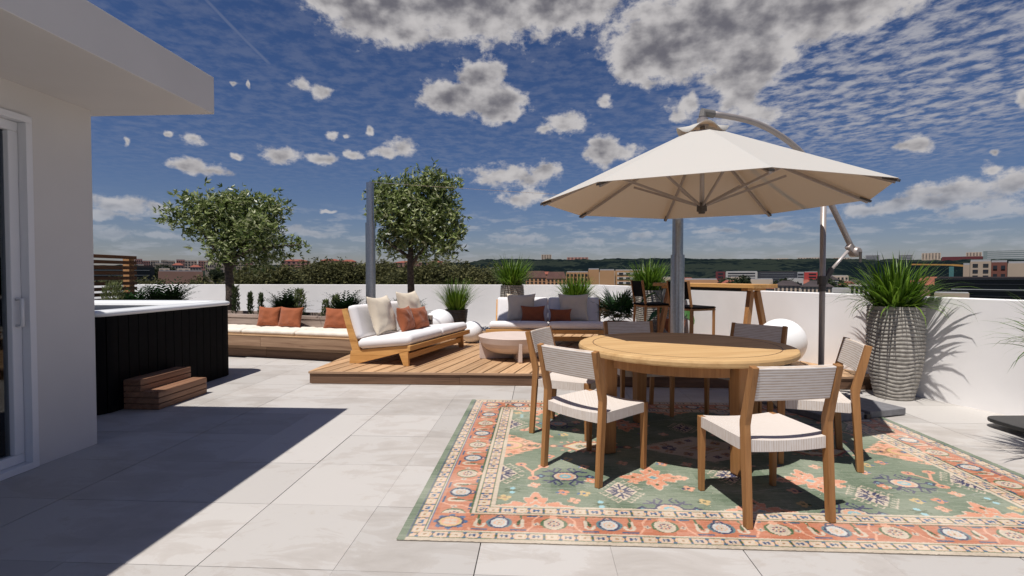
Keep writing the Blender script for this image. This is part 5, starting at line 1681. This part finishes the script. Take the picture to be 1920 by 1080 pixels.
def block(x, y, w, zt, zb, colr, floors, cols, roof, label, group=None, zbase=-30.5):
    D = math.hypot(x, y); rz = -math.atan2(x, y)
    t = thing('building', label, 'building', (x, y, 0), rz, group)
    dep = min(max(w * .7, 6), 26)
    wt_ = zt if roof == 'flat' else zb + (zt - zb) * .55 if roof != 'mansard' else zt - 3.0
    if roof in ('redhip', 'darkhip'):
        wt_ = zt - min(w * .22, 3.0)
    MB().box(-w / 2, w / 2, 0, dep, zbase, wt_).build('wall', BM[colr], t)
    if roof == 'mansard':
        MB().add([(-w / 2 - .2, -.2, wt_ + .01), (w / 2 + .2, -.2, wt_ + .01), (w / 2 + .2, dep, wt_ + .01), (-w / 2 - .2, dep, wt_ + .01), (-w / 2 + .8, 1.6, zt), (w / 2 - .8, 1.6, zt), (w / 2 - .8, dep - 1, zt), (-w / 2 + .8, dep - 1, zt)],
                 [(0, 3, 2, 1), (4, 5, 6, 7), (0, 1, 5, 4), (1, 2, 6, 5), (2, 3, 7, 6), (3, 0, 4, 7)]).build('roof', BM['roof_brown'], t)
    elif roof in ('redhip', 'darkhip'):
        k = min(w * .3, dep * .5)
        MB().add([(-w / 2 - .3, -.3, wt_ + .01), (w / 2 + .3, -.3, wt_ + .01), (w / 2 + .3, dep + .3, wt_ + .01), (-w / 2 - .3, dep + .3, wt_ + .01), (-w / 2 + k, dep / 2, zt), (w / 2 - k, dep / 2, zt)],
                 [(0, 3, 2, 1), (0, 1, 5, 4), (1, 2, 5), (2, 3, 4, 5), (3, 0, 4)]).build('roof', BM['roof_red' if roof == 'redhip' else 'roof_dark'], t)
    else:
        MB().box(-w / 2 + w * .02, w / 2 - w * .02, w * .02, dep - w * .02, wt_ + .001, wt_ + min(.5, (zt - zb) * .06)).build('roof', BM['roof_dark' if colr in ('darkglass', 'charcoal', 'maroon') else 'concrete'], t)
    if floors and cols:
        H = wt_ - zb
        fh = H / (floors + .35)
        for f in range(floors):
            zc = wt_ - fh * (f + .62)
            if colr in ('white', 'red', 'tanband', 'charcoal', 'darkglass', 'concrete', 'glassgreen', 'greyclad') and D > 100:
                if colr == 'concrete' and cols > 6:
                    pass
                elif colr == 'tanband':
                    o = place('band', UNIT['column'], t, (0, -.02, zc)); o.scale = (w * .86, .3, fh * .5)
                    for c in range(cols):
                        o = place('window', UNIT['win'], t, ((c + .5) / cols * w * .84 - w * .42, -.08, zc)); o.scale = (w * .5 / cols, .4, fh * .34)
                    continue
                else:
                    o = place('window', UNIT['win' if colr not in ('charcoal', 'darkglass', 'glassgreen') else 'winlight'], t, ((.12 if colr == 'red' else 0) * w, -.02, zc))
                    o.scale = (w * (.55 if colr == 'red' else .86), .3, fh * (.4 if colr not in ('charcoal', 'darkglass') else .05))
                    continue
            for c in range(cols):
                if D < 100 and colr == 'darkglass':
                    continue
                o = place('window', UNIT['win'], t, ((c + .5) / cols * w - w / 2, -.02, zc))
                o.scale = (w / cols * .52, .3, fh * .45)
    if colr == 'colonnade':
        for c in range(cols + 1):
            o = place('column', UNIT['column'], t, (c / cols * w - w / 2, -.3, (wt_ + zb) / 2)); o.scale = (.28, .4, wt_ - zb)
        o = place('cornice', UNIT['column'], t, (0, -.3, wt_ + .15)); o.scale = (w + .6, .9, .32)
    if colr == 'tan' and cols:
        for c in range(cols):
            o = place('pier', UNIT['column'], t, (c / cols * w - w / 2, -.4, (wt_ + zb) / 2)); o.scale = (w / cols * .22, .8, wt_ - zb)
            o.data = PIER
    if colr == 'darkglass' and D < 100:
        for zc in (.75, .15, -.55, -.75, -1.4, -2.0):
            o = place('ledge', UNIT['winlight' if zc in (-.55,) else 'win'], t, (0, -.1, zc)); o.scale = (w * (.98 if zc != -.55 else .7), .5, .06)
    return t
PIER = MB().box(-.5, .5, -.5, .5, -.5, .5).mesh('pier', BM['tan'])
TOWN = [
(-78.1, 91.1, 11.2, 2.8, -3.0, 'darkglass', 6, 9, 'flat', 'dark glass office block beside the slatted wooden screen'),
(-152.5, 210.6, 16.0, 3.0, -5.2, 'brick', 1, 0, 'flat', 'low pink brick block with flat roof beyond the left parapet'),
(-160.2, 211.1, 3.8, 4.3, 2.3, 'cream', 1, 2, 'flat', 'small cream penthouse on the left end of the pink brick block'),
(-154.6, 215.2, 4.7, 4.3, 2.3, 'cream', 1, 2, 'flat', 'small cream penthouse in the middle of the pink brick block'),
(-24.5, 349.1, 20.8, 6.4, -9.1, 'concrete', 6, 10, 'flat', 'pale grey slab block behind the left tall grass planter'),
(-1.4, 225.0, 8.9, 3.3, -5.4, 'orange', 4, 5, 'mansard', 'orange apartment house with brown mansard roof behind the corner sofa'),
(7.4, 221.9, 8.3, 2.9, -5.3, 'orange', 4, 5, 'mansard', 'orange apartment house with brown roof left of the gridded orange block'),
(15.9, 214.4, 9.0, 2.6, -5.0, 'tan', 4, 6, 'flat', 'tan block with a grid of six dark window columns'),
(22.9, 216.8, 4.4, 3.8, -5.1, 'tan', 0, 0, 'flat', 'narrow tan stair tower between two tan blocks'),
(26.7, 203.3, 5.7, 3.3, -4.7, 'tan', 0, 0, 'flat', 'blank tan gable wall of the middle block'),
(36.2, 202.8, 12.9, 3.2, -4.7, 'tanband', 4, 4, 'flat', 'tan block with white window bands left of the steel post'),
(56.2, 181.5, 10.8, -0.2, -6.8, 'orange', 1, 3, 'flat', 'low orange building just above the bar table'),
(163.8, 472.4, 8.0, 4.7, -5.2, 'maroon', 3, 1, 'flat', 'dark red end block of the long white building'),
(180.0, 466.5, 25.8, 4.7, -5.1, 'white', 4, 6, 'flat', 'long white building with dark window bands'),
(208.2, 460.1, 30.3, 4.4, -5.0, 'charcoal', 4, 8, 'flat', 'long charcoal building left of the bright red block'),
(186.6, 376.3, 4.1, 3.4, -5.7, 'greyclad', 4, 1, 'flat', 'grey wing joined to the bright red block'),
(191.3, 371.7, 8.1, 3.6, -5.6, 'red', 4, 1, 'flat', 'bright red office block with dark window bands'),
(221.6, 391.7, 12.3, 1.1, -6.0, 'cream', 2, 5, 'flat', 'cream block to the right of the parasol mast'),
(58.6, 138.1, 5.3, -1.0, -3.7, 'cream', 1, 4, 'redhip', 'cream house with red hipped roof beside the bar table'),
(70.3, 149.3, 6.4, -0.2, -3.5, 'cream', 2, 6, 'darkhip', 'cream terrace house with dark roof behind the bar table end'),
(74.5, 141.6, 7.5, -0.1, -3.2, 'cream', 2, 8, 'darkhip', 'long cream terrace house with dark roof left of the parasol mast'),
(61.9, 108.6, 3.1, -1.5, -4.0, 'white', 1, 1, 'flat', 'small white cube house with one dark window'),
(66.8, 109.2, 4.6, -0.9, -4.1, 'colonnade', 1, 6, 'flat', 'dark glazed pavilion with white columns behind the large planter'),
(114.3, 139.1, 4.0, 4.9, -4.7, 'beige', 6, 2, 'flat', 'beige office block with two columns of small windows'),
(118.9, 139.1, 3.0, 4.7, -4.7, 'redrecess', 4, 2, 'flat', 'red and black recessed bay between two beige blocks'),
(119.3, 132.1, 6.6, 4.3, -4.4, 'beige', 0, 0, 'flat', 'plain beige block at the right edge of the skyline'),
(121.5, 152.5, 1.4, 4.3, -5.3, 'beige', 0, 0, 'flat', 'narrow beige tower left of the windowed beige block'),
(58.1, 68.7, 11.7, 0.9, -2.4, 'darkglass', 3, 12, 'flat', 'low dark glass building above the right parapet'),
(52.5, 68.1, 3.4, -1.0, -2.4, 'beige', 0, 0, 'flat', 'beige box in front of the low dark glass building'),
(21.2, 1499.9, 29.5, 62.3, 38.2, 'cream', 8, 4, 'flat', 'cream tower block on the wooded ridge'),
(111.5, 1495.9, 61.4, 54.2, 42.6, 'rose', 4, 6, 'flat', 'long red block on the ridge right of the cream tower'),
(226.1, 1482.9, 35.9, 49.7, 43.6, 'rose', 2, 5, 'flat', 'low red building on the ridge left of the steel post'),
(558.6, 1392.1, 33.4, 45.4, 39.1, 'cream', 2, 5, 'flat', 'leftmost cream block on the right ridge'),
(593.2, 1355.9, 25.8, 44.6, 38.0, 'cream', 2, 5, 'flat', 'second cream block on the right ridge'),
(619.9, 1343.9, 27.7, 45.0, 37.6, 'cream', 2, 5, 'flat', 'third cream block on the right ridge'),
(658.7, 1291.7, 47.5, 45.0, 37.4, 'cream', 3, 8, 'flat', 'wide cream block on the ridge left of the parasol mast'),
(718.2, 1259.6, 33.1, 43.8, 36.4, 'cream', 3, 6, 'flat', 'wide cream block on the ridge right of the parasol mast'),
(743.7, 1186.1, 27.3, 46.8, 35.4, 'concrete', 4, 5, 'flat', 'grey pair of towers on the ridge above the planter grass'),
(792.7, 1154.0, 25.7, 46.0, 33.3, 'concrete', 4, 5, 'flat', 'grey block on the ridge directly behind the planter grass'),
(798.1, 1088.8, 30.3, 47.1, 33.5, 'cream', 5, 6, 'flat', 'pink cream block on the ridge right of the planter grass'),
(804.6, 1021.0, 58.8, 37.2, 31.4, 'maroon', 1, 0, 'flat', 'long maroon roofed hall on the right ridge'),
(836.7, 1033.8, 22.9, 46.0, 35.9, 'cream', 4, 5, 'flat', 'round cornered cream block above the maroon hall'),
(825.9, 938.3, 78.4, 45.1, 29.8, 'glassgreen', 4, 10, 'flat', 'pale green glass hall at the right end of the ridge'),
]
HILLTOWN = [
(-512.1, 629.7, 8.2, 22.3, 9.2, 'rose', 3, 4, 'flat', ''),
(-526.2, 659.9, 9.8, 20.9, 9.6, 'rose', 3, 4, 'flat', ''),
(-519.6, 667.8, 9.7, 21.5, 9.7, 'cream', 3, 4, 'flat', ''),
(-484.1, 637.9, 7.0, 21.0, 9.3, 'cream', 3, 4, 'flat', ''),
(-511.8, 687.3, 9.6, 21.8, 9.9, 'cream', 3, 4, 'flat', ''),
(-469.3, 647.8, 9.4, 22.0, 9.4, 'rose', 3, 4, 'flat', ''),
(-492.0, 699.7, 14.9, 22.3, 10.1, 'cream', 3, 4, 'flat', ''),
(-475.2, 702.1, 12.2, 22.2, 10.1, 'rose', 3, 4, 'flat', ''),
(-434.7, 663.1, 11.8, 22.3, 9.6, 'cream', 3, 4, 'flat', ''),
(-445.3, 700.6, 8.2, 23.1, 10.1, 'cream', 3, 4, 'redhip', ''),
(-452.1, 731.3, 12.2, 23.1, 10.4, 'rose', 3, 4, 'flat', ''),
(-412.9, 687.7, 9.4, 20.9, 9.9, 'cream', 3, 4, 'flat', ''),
(-428.6, 736.7, 11.1, 22.5, 10.5, 'rose', 3, 4, 'flat', ''),
(-395.9, 488.7, 6.3, 12.0, 3.7, 'cream', 2, 4, 'flat', ''),
(-359.1, 466.4, 6.2, 13.1, 3.6, 'cream', 2, 4, 'flat', ''),
(-343.9, 471.0, 9.2, 13.2, 3.6, 'cream', 2, 4, 'redhip', ''),
(-356.4, 514.0, 10.1, 12.3, 3.9, 'cream', 2, 4, 'redhip', ''),
(-326.7, 492.0, 7.5, 13.4, 3.7, 'cream', 2, 4, 'flat', ''),
(-314.2, 498.5, 7.3, 12.5, 3.8, 'cream', 2, 4, 'flat', ''),
(-357.9, 737.8, 39.1, 25.4, 10.5, 'rose', 3, 6, 'redhip', ''),
(-314.0, 757.5, 30.3, 26.7, 10.7, 'rose', 3, 6, 'redhip', ''),
(-289.7, 767.1, 21.7, 25.8, 10.8, 'rose', 3, 6, 'redhip', ''),
(-205.3, 793.9, 44.2, 24.4, 11.0, 'brick', 3, 6, 'redhip', ''),
(-161.8, 803.9, 31.7, 25.1, 11.1, 'brick', 3, 6, 'redhip', ''),
]
for r_ in TOWN:
    far_ = math.hypot(r_[0], r_[1]) > 1000
    block(*r_, group='buildings on the ridge' if far_ else 'buildings in the town', zbase=-30.5 if not far_ else 10)
for k, r_ in enumerate(HILLTOWN):
    block(*r_[:9], 'small house among the close packed houses on the left hillside' if k < 19 else 'red roofed house on the hill just above the tree belt', 'hillside houses' if k < 19 else 'houses above the tree belt', zbase=-12)

g = random.Random(31)
for k in range(26):
    a = g.uniform(13.5, 37) if k < 18 else g.uniform(-3, 9)
    d = g.uniform(230, 430)
    zt = 1.25 - d * g.uniform(-.001, .010) if k < 18 else 1.25 + d * g.uniform(.002, .008)
    w = g.uniform(6, 15)
    block(round(d * math.sin(R(a)), 1), round(d * math.cos(R(a)), 1), w, zt, zt - g.uniform(4, 7), g.choice(('cream', 'orange', 'cream', 'white', 'brick')), 1, g.choice((2, 3, 4)), g.choice(('redhip', 'flat', 'darkhip', 'redhip')),
          'small low house between the trees of the town', 'small town houses')
# crane
cr_ = thing('crane', 'small tower crane with an orange jib above the dark glass building', 'crane', (183, 237.7, 0), -math.atan2(183, 237.7))
MB().box(-.8, .8, -.8, .8, -30, 5.2).build('mast', plain('crane_teal', (.06, .16, .16), .6, .1, 1, 0), cr_)
jm = plain('crane_orange', (.42, .22, .06), .6, .1, 1, 0)
MB().bar((-14, 0, 6.4), (0, 0, 6.0), .5, .6).build('jib', jm, cr_)
MB().bar((0, 0, 6.0), (5.5, 0, 5.4), .5, .8).build('counter_jib', jm, cr_)

# trees beyond the parapet
FARLEAF = leafmat('far_tree_leaf', [(0, (.036, .040, .013)), (.6, (.092, .094, .032)), (1, (.20, .19, .075))], .22, .8)
MIDLEAF = leafmat('town_tree_leaf', [(0, (.012, .024, .010)), (1, (.045, .062, .024))], .1, .8)
def crown_mesh(seed, R_, H_, count, size, m):
    g = np.random.default_rng(seed)
    bl = []
    for k in range(11):
        a = g.uniform(0, 6.28); rr = R_ * .62 * math.sqrt(g.uniform()); z = g.uniform(-.55, .55) * H_
        bl.append((rr * math.cos(a), rr * math.sin(a), z, R_ * g.uniform(.36, .56)))
    v, f = leaf_cloud(bl, count, size, seed, 4, .7)
    return np_mesh('crown', v, f, m)
CR = [crown_mesh(50 + k, 3.6, 4.2, 9000, .32, FARLEAF) for k in range(3)]
TRUNK = MB().tube([(0, 0, -30), (0, 0, -4), (.2, 0, 2)], [.5, .35, .12], 8).mesh('trunk', M['bark'])
g = random.Random(12)
belt = []
for k in range(17):
    a = -29.5 + k * 1.5 + g.uniform(-.5, .5)
    d = g.uniform(46, 58)
    topz = 1.25 + d * (.0265 + .006 * math.sin(k * 1.7) - (.010 if k < 3 else 0) - (.012 if k > 15 else 0))
    belt.append((a, d, topz))
for k in range(7):
    belt.append((-41.5 + k * 1.9 + g.uniform(-.4, .4), g.uniform(60, 72), 1.25 - .35 + g.uniform(-.5, .5)))
for k, (a, d, tz) in enumerate(belt):
    t = thing('tree', 'leafy tree in the dense green belt behind the back parapet' if k < 17 else 'low leafy tree in front of the pink brick block', 'tree',
              (d * math.sin(R(a)), d * math.cos(R(a)), tz - 4.0), g.uniform(0, 6), 'trees of the green belt' if k < 17 else 'low trees before the brick block')
    place('crown', CR[k % 3], t); place('trunk', TRUNK, t)
CT = [crown_mesh(80 + k, 5.0, 4.0, 700, 1.1, MIDLEAF) for k in range(2)]
spots = []
for k in range(46):
    a = g.uniform(15, 41); d = g.uniform(170, 480)
    spots.append((a, d, 1.25 - d * g.uniform(.003, .018)))
for k in range(16):
    a = g.uniform(-41, -28); d = g.uniform(300, 560)
    spots.append((a, d, 1.25 + d * g.uniform(.004, .017)))
for k in range(10):
    a = g.uniform(-9, 2); d = g.uniform(260, 420)
    spots.append((a, d, 1.25 + d * g.uniform(.0, .006)))
for k, (a, d, tz) in enumerate(spots):
    t = thing('tree', ('dark round tree among the roofs of the town' if k < 46 else 'dark tree on the left hillside between the houses' if k < 62 else 'dark tree below the wooded ridge'), 'tree',
              (d * math.sin(R(a)), d * math.cos(R(a)), tz - 4.0), g.uniform(0, 6), ('town trees' if k < 46 else 'hillside trees' if k < 62 else 'trees under the ridge'))
    s_ = g.uniform(.8, 1.5); t.scale = (s_, s_, 1)
    place('crown', CT[k % 2], t); place('trunk', TRUNK, t)
